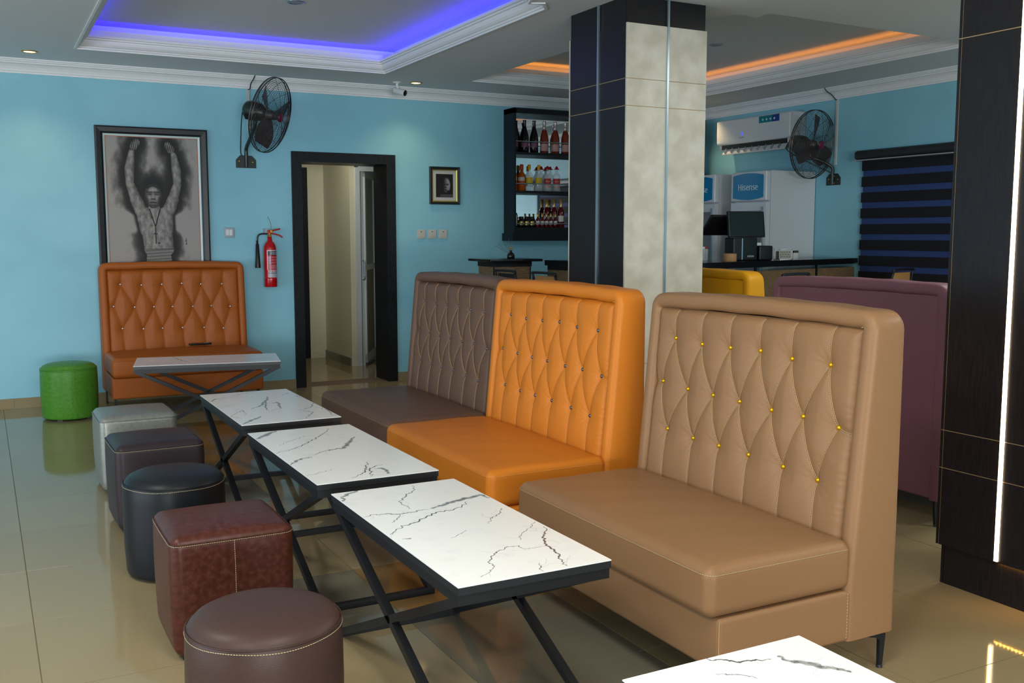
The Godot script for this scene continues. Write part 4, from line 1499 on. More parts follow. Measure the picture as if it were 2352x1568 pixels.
func picture_figure() -> ImageTexture:
	# generic charcoal study of a man with both fists raised
	var wd := 280
	var ht := 380
	var im := Image.create_empty(wd, ht, false, Image.FORMAT_RGB8)
	var nz := noise(0.022, FastNoiseLite.TYPE_SIMPLEX, 3, 77)
	var fine := noise(0.4, FastNoiseLite.TYPE_SIMPLEX, 2, 78)
	# arms, shoulders, ribs, neck, fists: from, to, half widths
	var bones := [
		[Vector2(77, 44), Vector2(69, 92), 9.0, 15.0], [Vector2(69, 92), Vector2(68, 138), 15.0, 12.0], [Vector2(70, 140), Vector2(84, 180), 13.0, 17.0], [Vector2(84, 180), Vector2(98, 212), 18.0, 20.0],
		[Vector2(204, 50), Vector2(211, 96), 9.0, 15.0], [Vector2(211, 96), Vector2(213, 138), 15.0, 12.0], [Vector2(211, 140), Vector2(198, 180), 13.0, 17.0], [Vector2(198, 180), Vector2(184, 212), 18.0, 20.0],
		[Vector2(108, 226), Vector2(118, 268), 24.0, 26.0], [Vector2(174, 226), Vector2(170, 268), 24.0, 26.0], [Vector2(122, 268), Vector2(128, 325), 24.0, 24.0], [Vector2(168, 268), Vector2(172, 325), 24.0, 24.0], [Vector2(146, 250), Vector2(149, 372), 26.0, 40.0],
		[Vector2(137, 195), Vector2(140, 216), 15.0, 22.0], [Vector2(84, 26), Vector2(92, 16), 13.0, 11.0], [Vector2(194, 32), Vector2(186, 22), 13.0, 11.0]]
	var face := [[126, 160, 9, 2.2, 0.6], [148, 160, 9, 2.2, 0.6], [127, 166, 6, 2.4, 0.55], [148, 166, 6, 2.4, 0.55], [137, 180, 7, 2.6, 0.5], [137, 190, 10, 2.4, 0.6], [137, 198, 8, 2.0, 0.35], [117, 184, 5, 10, 0.4], [157, 184, 5, 10, 0.4], [137, 151, 13, 6, -0.35], [137, 172, 2.5, 7, -0.35], [124, 176, 6, 5, -0.25], [150, 176, 6, 5, -0.25]]
	for y in ht:
		for x in wd:
			var p := Vector2(x, y)
			var d := 999.0
			var lat := 0.0
			for b in bones:
				var q := capsule(p, b[0], b[1], b[2], b[3])
				if q < d:
					d = q
					var e: Vector2 = b[1] - b[0]
					lat = e.cross(p - b[0]) / (e.length() * maxf(b[2], b[3]))
			var head := Vector2((x - 137) / 26.0, (y - 171) / 36.0).length()
			var in_head := head < 1.0
			d = minf(d, (head - 1.0) * 28.0)
			var g := 0.60
			if d > 0.0:
				# charcoal rubbed round the figure
				var reach := 46.0 + 18.0 * nz.get_noise_2d(x, y * 0.6) + 34.0 * smoothstep(80.0, 135.0, y) * smoothstep(190.0, 160.0, y) * smoothstep(70.0, 110.0, x) * smoothstep(215.0, 175.0, x)
				reach *= 1.0 - 0.75 * smoothstep(205.0, 228.0, y) * smoothstep(292.0, 268.0, y)
				g = lerpf(0.05, 0.60, smoothstep(0.0, 1.0, d / maxf(reach, 8.0)))
			elif in_head:
				g = 0.44 - 0.24 * smoothstep(0.5, 1.0, head) + 0.05 * nz.get_noise_2d(x * 5.0, y * 5.0)
				for e in face:
					var k := Vector2((x - e[0]) / e[2], (y - e[1]) / e[3]).length()
					g *= 1.0 - e[4] * (1.0 - smoothstep(0.4, 1.25, k))
				if y < 150 and head > 0.78:
					g = 0.14
			else:
				g = 0.24 + 0.28 * sqrt(maxf(0.0, 1.0 - clampf(lat * lat, 0.0, 1.0))) + 0.13 * nz.get_noise_2d(x * 2.6, y * 1.5) + 0.07 * lat
				g *= 1.0 - 0.35 * exp(d / 2.5)
				if y < 40:
					g *= 0.72 + 0.28 * signf(sin(x * 1.1 + y * 0.25))
				if y > 326:
					g = 0.44 + 0.08 * sin(y * 0.7 + x * 0.04) - (0.2 if y < 329 else 0.0)
				elif Vector2((x - 150.0) / 4.0, (y - 310.0) / 3.0).length() < 1.0:
					g = 0.16
			# cord and chain at the neck
			if y > 208 and y < 262 and (absf(x - 124.0 - (y - 208.0) * 0.32) < 1.7 or absf(x - 157.0 + (y - 208.0) * 0.30) < 1.7):
				g = 0.08
			if y >= 258 and y < 312 and absf(x - 141.0) < 2.0 + (4.0 if absf(y - 282.0) < 2.0 else 0.0):
				g = 0.08
			if y > 214 and y < 256 and (absf(x - 117.0 - (y - 214.0) * 0.34) < 2.4 or absf(x - 165.0 + (y - 214.0) * 0.32) < 2.4) and int(y) % 5 < 3:
				g = 0.55
			g += 0.045 * fine.get_noise_2d(x, y * 0.5)
			im.set_pixel(x, y, Color(g * 1.0, g * 0.975, g * 0.94))
	im.fill_rect(Rect2i(234, 296, 2, 10), Color("202020"))
	im.fill_rect(Rect2i(232, 304, 5, 2), Color("202020"))
	im.fill_rect(Rect2i(234, 309, 3, 6), Color("202020"))
	return ImageTexture.create_from_image(im)

func picture_face() -> ImageTexture:
	# generic half-lit face on black
	var im := Image.create_empty(120, 160, false, Image.FORMAT_RGB8)
	var nz := noise(0.06, FastNoiseLite.TYPE_SIMPLEX, 3, 91)
	for y in 160:
		for x in 120:
			var g := 0.03
			var head := Vector2((x - 72) / 31.0, (y - 76) / 54.0).length()
			if head < 1.0:
				g = 0.55 * smoothstep(-26.0, 20.0, x - 66.0) * (1.0 - 0.6 * smoothstep(0.75, 1.0, head)) + 0.05 * nz.get_noise_2d(x, y)
				for e in [[80, 70, 13, 7], [62, 72, 9, 6], [68, 92, 10, 5], [68, 108, 12, 5], [84, 118, 16, 12]]:
					var k := Vector2((x - e[0]) / float(e[2]), (y - e[1]) / float(e[3])).length()
					g *= lerpf(0.25, 1.0, smoothstep(0.3, 1.1, k))
			elif y > 138 and x > 28 + nz.get_noise_1d(x) * 8.0:
				g = 0.25 + 0.3 * nz.get_noise_2d(x * 3.0, y * 3.0)
			im.set_pixel(x, y, Color(g, g, g))
	return ImageTexture.create_from_image(im)

func framed(called: String, label: String, x0: float, x1: float, y0: float, y1: float, border: float, inner: float, depth: float, tex: ImageTexture, small: bool) -> void:
	var c := Vector3((x0 + x1) / 2, y0, ZB)
	var t := thing(called, label, "picture", c)
	var w := (x1 - x0) / 2
	var h := y1 - y0
	var st := new_st()
	# mitred moulding
	var o := [Vector2(-w, 0), Vector2(w, 0), Vector2(w, h), Vector2(-w, h)]
	var prof := [Vector2(0, 0.0), Vector2(0, depth * 0.9), Vector2(border * 0.2, depth), Vector2(border * 0.75, depth * 0.85), Vector2(border, depth * 0.55)]
	for k in 4:
		var a: Vector2 = o[k]
		var b: Vector2 = o[(k + 1) % 4]
		var mid := Vector2(0, h / 2)
		for j in prof.size() - 1:
			var f := func(p: Vector2, q: Vector2) -> Vector3:
				return Vector3(p.x - signf(p.x) * q.x, p.y - signf(p.y - mid.y) * q.x, q.y)
			quad(st, f.call(a, prof[j]), f.call(b, prof[j]), f.call(b, prof[j + 1]), f.call(a, prof[j + 1]))
	obj("frame", st, M.picture_frame, t)
	st = new_st()
	for k in 4:
		var a: Vector2 = o[k]
		var b: Vector2 = o[(k + 1) % 4]
		var mid := Vector2(0, h / 2)
		var f := func(p: Vector2, d: float, z: float) -> Vector3:
			return Vector3(p.x - signf(p.x) * d, p.y - signf(p.y - mid.y) * d, z)
		quad(st, f.call(a, border, depth * 0.6), f.call(b, border, depth * 0.6), f.call(b, border + inner, depth * 0.35), f.call(a, border + inner, depth * 0.35))
	obj("inner_slip", st, M.gold_trim if small else M.pale_slip, t)
	var e := border + inner
	if small:
		st = new_st()
		bx(st, Vector3(-w + e, e, 0.001), Vector3(w - e, h - e, 0.004))
		obj("mount", st, M.mount_grey, t)
		e += 0.032
	st = new_st()
	quad_uv(st, Vector3(-w + e, e, 0.006), Vector3(w - e, e, 0.006), Vector3(w - e, h - e, 0.006), Vector3(-w + e, h - e, 0.006))
	var m := mat(called + "_print", "ffffff", 0.6)
	m.albedo_texture = tex
	obj("print", st, m, t)
	if not small:
		st = new_st()
		for k in [[-w + e, e, w - e, e + 0.004], [-w + e, h - e - 0.004, w - e, h - e], [-w + e, e, -w + e + 0.004, h - e], [w - e - 0.004, e, w - e, h - e]]:
			bx(st, Vector3(k[0], k[1], 0.006), Vector3(k[2], k[3], 0.008))
		obj("coloured_line", st, M.orange_label, t)

func switch_plate(label: String, x: float, y: float, rocker: int, group := "") -> void:
	var t := thing("wall_switch" if rocker == 2 else "power_control", label, "switch", Vector3(x, y, ZB), 0.0, group)
	var st := new_st()
	rbox(st, Vector3(0, 0, 0.005), Vector3(0.086, 0.086, 0.010), 0.004)
	obj("plate", st, M.mount_grey if rocker != 2 else M.grey_plastic, t)
	if rocker == 2:
		for sx in [-1, 1]:
			st = new_st()
			rbox(st, Vector3(sx * 0.0145, 0, 0.011), Vector3(0.027, 0.052, 0.006), 0.002)
			obj("rocker", st, M.white_plastic, t)
	else:
		st = new_st()
		bx(st, Vector3(-0.007, 0.02, 0.010), Vector3(0.007, 0.026, 0.0112))
		obj("indicator", st, M.black_plastic, t)
		st = new_st()
		bx(st, Vector3(-0.028, -0.029, 0.010), Vector3(0.028, -0.027, 0.011))
		obj("groove", st, M.grey_paint, t)

func air_conditioner() -> void:
	var z0 := -8.47
	var z1 := -7.38
	var t := thing("air_conditioner", "white split air conditioner mounted high on the blue wall above the fridges", "air conditioner", Vector3(XR, 2.28, (z0 + z1) / 2), -PI / 2)
	var w := z1 - z0
	var st := new_st()
	rbox(st, Vector3(0, 0.155, 0.095), Vector3(w - 0.02, 0.31, 0.19), 0.02, 2)
	obj("casing", st, M.white_plastic, t)
	st = new_st()
	var face := func(p: Vector3) -> Vector3:
		p.z -= 0.035 * pow(clampf((0.1 - p.y) / 0.1, 0.0, 1.0), 2.0)
		return p
	rbox(st, Vector3(0, 0.175, 0.205), Vector3(w, 0.25, 0.035), 0.016, 8, face)
	obj("front_panel", st, M.white_enamel, t)
	st = new_st()
	bx(st, Vector3(-w / 2 + 0.06, 0.005, 0.11), Vector3(w / 2 - 0.06, 0.05, 0.195))
	obj("air_outlet", st, M.black_plastic, t)
	st = new_st()
	var flap := Transform3D(Basis(Vector3.RIGHT, 0.95), Vector3(0, -0.02, 0.185))
	rbox(st, Vector3.ZERO, Vector3(w - 0.16, 0.012, 0.075), 0.005, 2)
	var lv := obj("louvre", st, M.white_plastic, t)
	lv.transform = flap
	for k in 9:
		st = new_st()
		bx(st, Vector3(-w / 2 + 0.13 + k * 0.1, 0.0, -0.03), Vector3(-w / 2 + 0.134 + k * 0.1, 0.03, 0.03))
		obj("vane", st, M.grey_plastic, lv)
	# sticker with icons, display digit
	st = new_st()
	bx(st, Vector3(0.11, 0.225, 0.2226), Vector3(0.40, 0.292, 0.2236))
	var sk := obj("sticker", st, M.teal_sticker, t)
	st = new_st()
	bx(st, Vector3(0.30, 0.225, 0.2236), Vector3(0.40, 0.292, 0.2242))
	obj("sticker_panel", st, M.navy_sticker, sk)
	for k in 4:
		st = new_st()
		lathe(st, [Vector2(0.011, 0), Vector2(0.011, 0.0006), Vector2(0.0, 0.0006)], 12, Transform3D(Basis(Vector3.RIGHT, PI / 2), Vector3(0.165 + k * 0.055, 0.255, 0.2242)))
		obj("icon", st, M.silver_letters, sk)
	var tm := TextMesh.new()
	tm.text = "6"
	tm.font_size = 32
	tm.pixel_size = 0.0014
	tm.depth = 0.001
	tm.font = plain_font()
	var dg := inst("digit", tm, M.blue_digit, t)
	dg.position = Vector3(-0.14, 0.145, 0.224)
	st = new_st()
	bx(st, Vector3(-0.185, 0.10, 0.2226), Vector3(-0.11, 0.112, 0.2232))
	obj("nameplate", st, M.grey_plastic, t)

func plain_font() -> Font:
	var f := SystemFont.new()
	f.font_names = PackedStringArray(["Droid Sans"])
	return f

func blind() -> void:
	var t := thing("zebra_blind", "navy zebra roller blind with dark and sheer stripes on the blue wall", "blind", Vector3(XR, 0.85, -5.93), -PI / 2)
	var w := 1.42
	var st := new_st()
	var bend := func(p: Vector3) -> Vector3:
		return p
	rbox(st, Vector3(0.0, 1.265, 0.05), Vector3(w + 0.10, 0.085, 0.09), 0.03, 4, bend)
	obj("head_box", st, M.table_edge, t)
	st = new_st()
	bx(st, Vector3(-w / 2 - 0.05, 1.214, 0.004), Vector3(w / 2 + 0.05, 1.222, 0.094))
	obj("trim_strip", st, M.grey_plastic, t)
	var y := 1.214
	var k := 0
	while y > 0.02:
		var hgt := 0.090 if k % 2 == 0 else 0.053
		st = new_st()
		bx(st, Vector3(-w / 2 + (0.0 if k % 2 == 0 else 0.012), y - hgt, 0.026 if k % 2 == 0 else 0.018), Vector3(w / 2, y, 0.030 if k % 2 == 0 else 0.024))
		obj("dark_stripe" if k % 2 == 0 else "sheer_stripe", st, M.navy_band if k % 2 == 0 else M.navy_sheer, t)
		y -= hgt
		k += 1
	st = new_st()
	rbox(st, Vector3(0, y, 0.027), Vector3(w, 0.025, 0.016), 0.006)
	obj("bottom_rail", st, M.table_edge, t)

func cable_run(label: String, pts: Array, conduit: Array, called := "fan_cable") -> void:
	var t := thing(called, label, "cable", Vector3.ZERO)
	var st := new_st()
	tube(st, smoothed(pts, 5), 0.0045, 6)
	obj("wire", st, M.black_plastic, t)
	st = new_st()
	bx(st, conduit[0], conduit[1])
	obj("conduit", st, M.mount_grey, t)

func security_camera() -> void:
	var t := thing("security_camera", "white bullet security camera with black face hanging from the ceiling", "camera", Vector3(3.40, CEIL, -8.60))
	var st := new_st()
	lathe(st, [Vector2(0.0, -0.012), Vector2(0.036, -0.010), Vector2(0.040, 0.0)], 20)
	obj("mount", st, M.white_plastic, t)
	st = new_st()
	tube(st, smoothed([Vector3(0, -0.008, 0), Vector3(0, -0.04, 0), Vector3(0.012, -0.062, 0.012)], 3), 0.013, 10)
	obj("arm", st, M.white_plastic, t)
	var ax := Vector3(0.5, -0.28, 0.82).normalized()
	var xf := Transform3D(Basis(Quaternion(Vector3.UP, ax)), Vector3(0.008, -0.082, 0.008))
	st = new_st()
	lathe(st, [Vector2(0.0, -0.05), Vector2(0.024, -0.048), Vector2(0.028, -0.04), Vector2(0.030, 0.075), Vector2(0.030, 0.075), Vector2(0.027, 0.08), Vector2(0.027, 0.072), Vector2(0.0, 0.072)], 20, xf)
	obj("housing", st, M.white_plastic, t)
	st = new_st()
	lathe(st, [Vector2(0.0275, 0.074), Vector2(0.0275, 0.0785), Vector2(0.012, 0.079), Vector2(0.0, 0.0815)], 20, xf)
	obj("lens", st, M.dark_screen, t)

# ------------------------------------------------------------------ bar
func bottle(called: String, label: String, at: Vector3, group: String, prof: Array, glass: String, cap: Array, cap_mat: String, band: Array, band_mat: String, second: Array = [], second_mat := "") -> Node3D:
	var t := thing(called, label, "bottle", at, 0.0, group)
	var st := new_st()
	lathe(st, prof, 20)
	obj("glass", st, M[glass], t)
	if cap:
		st = new_st()
		lathe(st, cap, 16)
		obj("cap", st, M[cap_mat], t)
	if band:
		st = new_st()
		lathe(st, [Vector2(band[0] + 0.0008, band[1]), Vector2(band[0] + 0.0008, band[2])], 10, Transform3D.IDENTITY, -1.5, 0.5)
		obj("label", st, M[band_mat], t)
	if second:
		st = new_st()
		lathe(st, [Vector2(second[0] + 0.0011, second[1]), Vector2(second[0] + 0.0011, second[2])], 10, Transform3D.IDENTITY, -1.2, 0.2)
		obj("label", st, M[second_mat], t)
	return t

func V(l: Array) -> Array:
	var o := []
	for i in range(0, l.size(), 2):
		o.append(Vector2(l[i], l[i + 1]))
	return o

func bottle_shelf() -> void:
	var x0 := 4.65
	var x1 := 7.0
	var y0 := 1.336
	var y1 := 2.625
	var zf := ZB + 0.22
	var t := thing("wall_shelf", "black wall shelf with mirrored back holding rows of bottles", "shelf", Vector3((x0 + x1) / 2, y0, ZB))
	var o := Vector3((x0 + x1) / 2, y0, ZB)
	for k in [["side_panel", Vector3(x0, y0, ZB), Vector3(x0 + 0.022, y1, zf)], ["side_panel", Vector3(x1 - 0.022, y0, ZB), Vector3(x1, y1, zf)], ["top_panel", Vector3(x0, y1 - 0.05, ZB), Vector3(x1, y1, zf)], ["bottom_panel", Vector3(x0 - 0.02, y0, ZB), Vector3(x1 + 0.02, y0 + 0.075, zf + 0.01)],
			["shelf_board", Vector3(x0 + 0.022, 2.178, ZB), Vector3(x1 - 0.022, 2.203, zf - 0.005)], ["shelf_board", Vector3(x0 + 0.022, 1.803, ZB), Vector3(x1 - 0.022, 1.828, zf - 0.005)], ["shelf_board", Vector3(x0 + 0.022, y0 + 0.075, ZB), Vector3(x1 - 0.022, 1.468, zf - 0.012)],
			["side_panel", Vector3(5.8, y0 + 0.07, ZB), Vector3(5.82, y1, zf)]]:
		var s := new_st()
		bx(s, k[1] - o, k[2] - o)
		obj(k[0], s, M.frame_wood, t)
	var st := new_st()
	bx(st, Vector3(x0 + 0.02, y0 + 0.05, ZB + 0.002) - o, Vector3(x1 - 0.02, y1 - 0.04, ZB + 0.006) - o)
	obj("mirror", st, M.mirror, t)
	for y in [2.307, 1.897, 1.506]:
		st = new_st()
		tube(st, [Vector3(x0 + 0.02, y, zf - 0.012) - o, Vector3(x1 - 0.02, y, zf - 0.012) - o], 0.005, 8)
		obj("rail", st, M.steel_strip, t)
	# champagne on the upper shelf
	var champ := V([0.0, 0.0, 0.040, 0.0, 0.043, 0.006, 0.043, 0.135, 0.040, 0.165, 0.030, 0.205, 0.020, 0.24, 0.0155, 0.262, 0.0145, 0.28, 0.0, 0.28])
	var champ_cap := V([0.0150, 0.258, 0.0165, 0.262, 0.0160, 0.305, 0.0172, 0.31, 0.0172, 0.318, 0.0, 0.320])
	var zs := ZB + 0.12
	for k in 3:
		var x: float = [4.706, 4.82, 4.928][k]
		bottle("champagne_bottle", ["dark champagne bottle with mauve label beside the shelf side panel", "dark champagne bottle with mauve label between two like it", "dark champagne bottle with mauve label next to the rose bottles"][k], Vector3(x, 2.203, zs), "dark champagne bottles", champ, "champagne_black", champ_cap, "champagne_black", [0.043, 0.055, 0.10], "mauve_label")
	bottle("champagne_bottle", "dark champagne bottle half hidden behind the first on the upper bar shelf", Vector3(4.76, 2.203, ZB + 0.05), "", champ, "champagne_black", champ_cap, "champagne_black", [], "")
	for k in 3:
		var x: float = [5.045, 5.172, 5.29][k]
		bottle("rose_bottle", ["rose sparkling wine bottle with silver neck next to the dark champagne", "rose sparkling wine bottle with silver neck between two like it", "rose sparkling wine bottle peeping out beside the tiled pillar"][k], Vector3(x, 2.203, zs), "rose sparkling wine bottles", champ, "rose_glass", V([0.0152, 0.225, 0.0235, 0.226, 0.0165, 0.262, 0.0160, 0.305, 0.0172, 0.31, 0.0172, 0.318, 0.0, 0.320]), "silver_foil", [0.043, 0.025, 0.095], "pink_label")
	# spirits on the middle shelf
	var square := V([0.0, 0.0, 0.036, 0.0, 0.038, 0.004, 0.038, 0.145, 0.034, 0.165, 0.022, 0.18, 0.0135, 0.19, 0.0125, 0.225, 0.0, 0.225])
	var cap := V([0.0135, 0.212, 0.0155, 0.214, 0.0155, 0.262, 0.0, 0.264])
	for k in 2:
		var x: float = [4.695, 4.785][k]
		bottle("spirit_bottle", ["amber spirit bottle with orange cap beside the shelf side panel", "amber spirit bottle with orange cap next to the yellow labels"][k], Vector3(x, 1.828, zs), "amber spirit bottles", square, "amber_glass", cap, "orange_cap", [0.038, 0.10, 0.135], "pale_label", [0.038, 0.075, 0.10], "orange_label")
	for k in 2:
		var x: float = [4.873, 4.982][k]
		bottle("spirit_bottle", ["clear yellow-capped spirit bottle next to the amber bottles", "clear yellow-capped spirit bottle next to the red-hatted bottles"][k], Vector3(x, 1.828, zs), "clear yellow-capped spirit bottles", square, "clear_glass", cap, "yellow_cap", [0.038, 0.07, 0.135], "yellow_label")
	var hat := V([0.0, 0.222, 0.030, 0.222, 0.028, 0.226, 0.016, 0.232, 0.011, 0.25, 0.0, 0.258])
	for k in 2:
		var x: float = [5.084, 5.19][k]
		var b := bottle("tequila_bottle", ["red-hatted tequila bottle with red label next to the yellow-capped bottles", "red-hatted tequila bottle with red label next to the tiled pillar"][k], Vector3(x, 1.828, zs), "red-hatted tequila bottles", square, "clear_glass", hat, "red_plastic", [0.038, 0.075, 0.130], "red_label", [0.038, 0.035, 0.06], "pink_label")
		var tm := TextMesh.new()
		tm.text = "Sierra"
		tm.font = plain_font()
		tm.font_size = 24
		tm.pixel_size = 0.0006
		tm.depth = 0.0008
		var wd := inst("lettering", tm, M.paper_white, b)
		wd.rotation.y = -0.5
		wd.position = Vector3(sin(-0.5) * 0.0402, 0.10, cos(-0.5) * 0.0402)
	for x in [4.72, 4.81]:
		bottle("spirit_bottle", "yellow-capped spirit bottle standing in the second row of the middle bar shelf", Vector3(x + 0.02, 1.828, ZB + 0.05), "second-row yellow-capped bottles", square, "amber_glass", cap, "yellow_cap", [], "")
	for x in [5.03, 5.135]:
		bottle("tequila_bottle", "red-hatted tequila bottle standing in the second row of the middle bar shelf", Vector3(x + 0.02, 1.828, ZB + 0.05), "second-row red-hatted bottles", square, "clear_glass", hat, "red_plastic", [], "")
	# liqueurs on the lower shelf
	var b2 := bottle("liqueur_bottle", "green square liqueur bottle with pale label on the lower bar shelf", Vector3(4.70, 1.468, zs), "", V([0.0, 0.0, 0.036, 0.0, 0.038, 0.003, 0.038, 0.125, 0.032, 0.14, 0.014, 0.155, 0.0125, 0.165, 0.0, 0.165]), "green_glass", V([0.0135, 0.16, 0.0145, 0.162, 0.0145, 0.198, 0.0, 0.2]), "green_glass", [0.038, 0.02, 0.125], "pale_label", [0.0385, 0.06, 0.08], "orange_label")
	var st2 := new_st()
	lathe(st2, [Vector2(0.015, 0), Vector2(0.015, 0.001), Vector2(0.0, 0.001)], 16, Transform3D(Basis(Vector3.UP, -0.5) * Basis(Vector3.RIGHT, PI / 2), Vector3(sin(-0.5) * 0.0392, 0.102, cos(-0.5) * 0.0392)))
	obj("emblem", st2, M.leather_green, b2)
	for k in 3:
		var x: float = [4.782, 4.845, 4.907][k]
		bottle("liqueur_jar", ["short dark liqueur bottle next to the green square bottle", "short dark liqueur bottle between two like it", "short dark liqueur bottle next to the small red bottles"][k], Vector3(x, 1.468, zs), "short dark liqueur bottles", V([0.0, 0.0, 0.027, 0.0, 0.029, 0.004, 0.029, 0.07, 0.022, 0.083, 0.014, 0.088, 0.0, 0.088]), "jar_dark", V([0.0245, 0.086, 0.025, 0.088, 0.025, 0.108, 0.0, 0.11]), "black_plastic", [0.029, 0.025, 0.06], "gold_foil")
	var mini := V([0.0, 0.0, 0.021, 0.0, 0.0225, 0.004, 0.0225, 0.07, 0.018, 0.085, 0.009, 0.098, 0.008, 0.115, 0.0, 0.115])
	for x in [4.962, 5.013, 5.061, 5.112, 5.166]:
		bottle("red_miniature", "small red liqueur bottle with gold cap on the lower bar shelf", Vector3(x, 1.468, zs + 0.02), "small red liqueur bottles", mini, "red_glass", V([0.0095, 0.105, 0.0105, 0.107, 0.0105, 0.142, 0.0, 0.143]), "gold_foil", [0.0225, 0.03, 0.065], "pale_label")
	var tall := V([0.0, 0.0, 0.032, 0.0, 0.034, 0.004, 0.034, 0.155, 0.030, 0.175, 0.016, 0.20, 0.0125, 0.215, 0.0125, 0.24, 0.0, 0.24])
	for k in 3:
		var x: Array = [[5.115, ZB + 0.055], [5.20, ZB + 0.055], [5.237, zs + 0.01]][k]
		bottle("red_aperitif", ["tall red aperitif bottle with gold neck standing alone behind the small bottles", "tall red aperitif bottle with gold neck half hidden by its neighbour", "tall red aperitif bottle with gold neck in front next to the pillar"][k], Vector3(x[0], 1.468, x[1]), "tall red aperitif bottles", tall, "red_glass", V([0.0135, 0.205, 0.0145, 0.21, 0.0145, 0.285, 0.0, 0.287]), "gold_foil", [0.034, 0.06, 0.12], "pale_label")

func bar() -> void:
	# short end cabinet
	var t := thing("bar_cabinet", "small oak bar end cabinet with black granite top below the bottle shelf", "cabinet", Vector3(3.99, 0, -7.64))
	var st := new_st()
	rbox(st, Vector3(0.005, 1.182, 0.0), Vector3(0.50, 0.022, 0.44), 0.006)
	obj("worktop", st, M.black_granite, t)
	st = new_st()
	bx(st, Vector3(-0.185, 1.128, -0.15), Vector3(0.185, 1.171, 0.15))
	obj("top_rail", st, M.frame_wood, t)
	st = new_st()
	bx(st, Vector3(-0.18, 0.0, -0.14), Vector3(0.18, 1.13, 0.14))
	obj("carcass", st, M.oak_laminate, t)
	for x in [-0.18, 0.172]:
		st = new_st()
		bx(st, Vector3(x - 0.001, 0, 0.139), Vector3(x + 0.009, 1.13, 0.142))
		obj("edge_strip", st, M.frame_wood, t)
	# main counter: side run and front run meeting behind the tiled pillar
	t = thing("bar_counter", "oak fronted bar counter with black granite worktop below the fridges", "bar counter", Vector3.ZERO)
	var line := [Vector2(4.25, -7.40), Vector2(4.35, -6.25), Vector2(4.92, -6.09), Vector2(XR, -6.68)]
	st = new_st()
	var inner := [Vector2(XR, -6.22 - 0.96), Vector2(5.0, -6.53), Vector2(4.78, -6.6), Vector2(4.68, -7.40)]
	prism(st, PackedVector2Array(line + inner), 1.138, 1.182)
	obj("worktop", st, M.black_granite, t)
	var inset := func(p: Vector2, q: Vector2, d: float) -> Array:
		var n := (q - p).orthogonal().normalized() * d
		if n.dot(Vector2(6.0, -7.5) - p) < 0:
			n = -n
		return [p + n, q + n]
	for k in 3:
		var e: Array = inset.call(line[k], line[k + 1], 0.03)
		var f: Array = inset.call(line[k], line[k + 1], 0.05)
		st = new_st()
		prism(st, PackedVector2Array([e[0], e[1], f[1], f[0]]), 0.08, 1.10)
		obj("front_panel", st, M.oak_laminate, t)
		st = new_st()
		prism(st, PackedVector2Array([e[0], e[1], f[1], f[0]]), 1.10 if k == 0 else 1.13, 1.138)
		obj("top_rail", st, M.frame_wood, t)
		st = new_st()
		prism(st, PackedVector2Array([e[0], e[1], f[1], f[0]]), 0.0, 0.08)
		obj("plinth", st, M.frame_wood, t)
	for x in [6.51, 5.6]:
		var z: float = lerpf(-6.09, -6.68, (x - 4.92) / (XR - 4.92)) - 0.028
		st = new_st()
		bx(st, Vector3(x, 0.08, z - 0.01), Vector3(x + 0.018, 1.13, z + 0.008))
		obj("edge_strip", st, M.frame_wood, t)

func bar_chair(label: String, at: Vector3, turn: float, wicker: bool) -> void:
	var t := thing("bar_chair", label, "bar chair", at, turn, "bar chairs along the counter")
	for sx in [-1.0, 1.0]:
		for sz in [-1.0, 1.0]:
			var st := new_st()
			tube(st, [Vector3(sx * 0.19, 0, sz * 0.19), Vector3(sx * 0.165, 0.74, sz * 0.165)], 0.011, 8)
			obj("leg", st, M.black_metal, t)
	var st := new_st()
	for k in 4:
		var a := [Vector3(-0.182, 0.25, -0.182), Vector3(0.182, 0.25, -0.182), Vector3(0.182, 0.25, 0.182), Vector3(-0.182, 0.25, 0.182)]
		tube(st, [a[k], a[(k + 1) % 4]], 0.008, 6)
	obj("footrest", st, M.black_metal, t)
	st = new_st()
	rbox(st, Vector3(0, 0.765, 0), Vector3(0.38, 0.05, 0.38), 0.02, 2)
	obj("seat", st, M.wicker if wicker else M.black_plastic, t)
	st = new_st()
	tube(st, smoothed([Vector3(-0.165, 0.75, -0.165), Vector3(-0.175, 0.95, -0.20), Vector3(-0.17, 1.08, -0.225), Vector3(-0.15, 1.107, -0.23), Vector3(0.15, 1.107, -0.23), Vector3(0.17, 1.08, -0.225), Vector3(0.175, 0.95, -0.20), Vector3(0.165, 0.75, -0.165)], 4), 0.011, 8)
	obj("back_frame", st, M.black_metal, t)
	st = new_st()
	rbox(st, Vector3(0, 1.02, -0.212), Vector3(0.29, 0.13, 0.012), 0.005, 2)
	obj("back_rest", st, M.wicker if wicker else M.black_plastic, t)

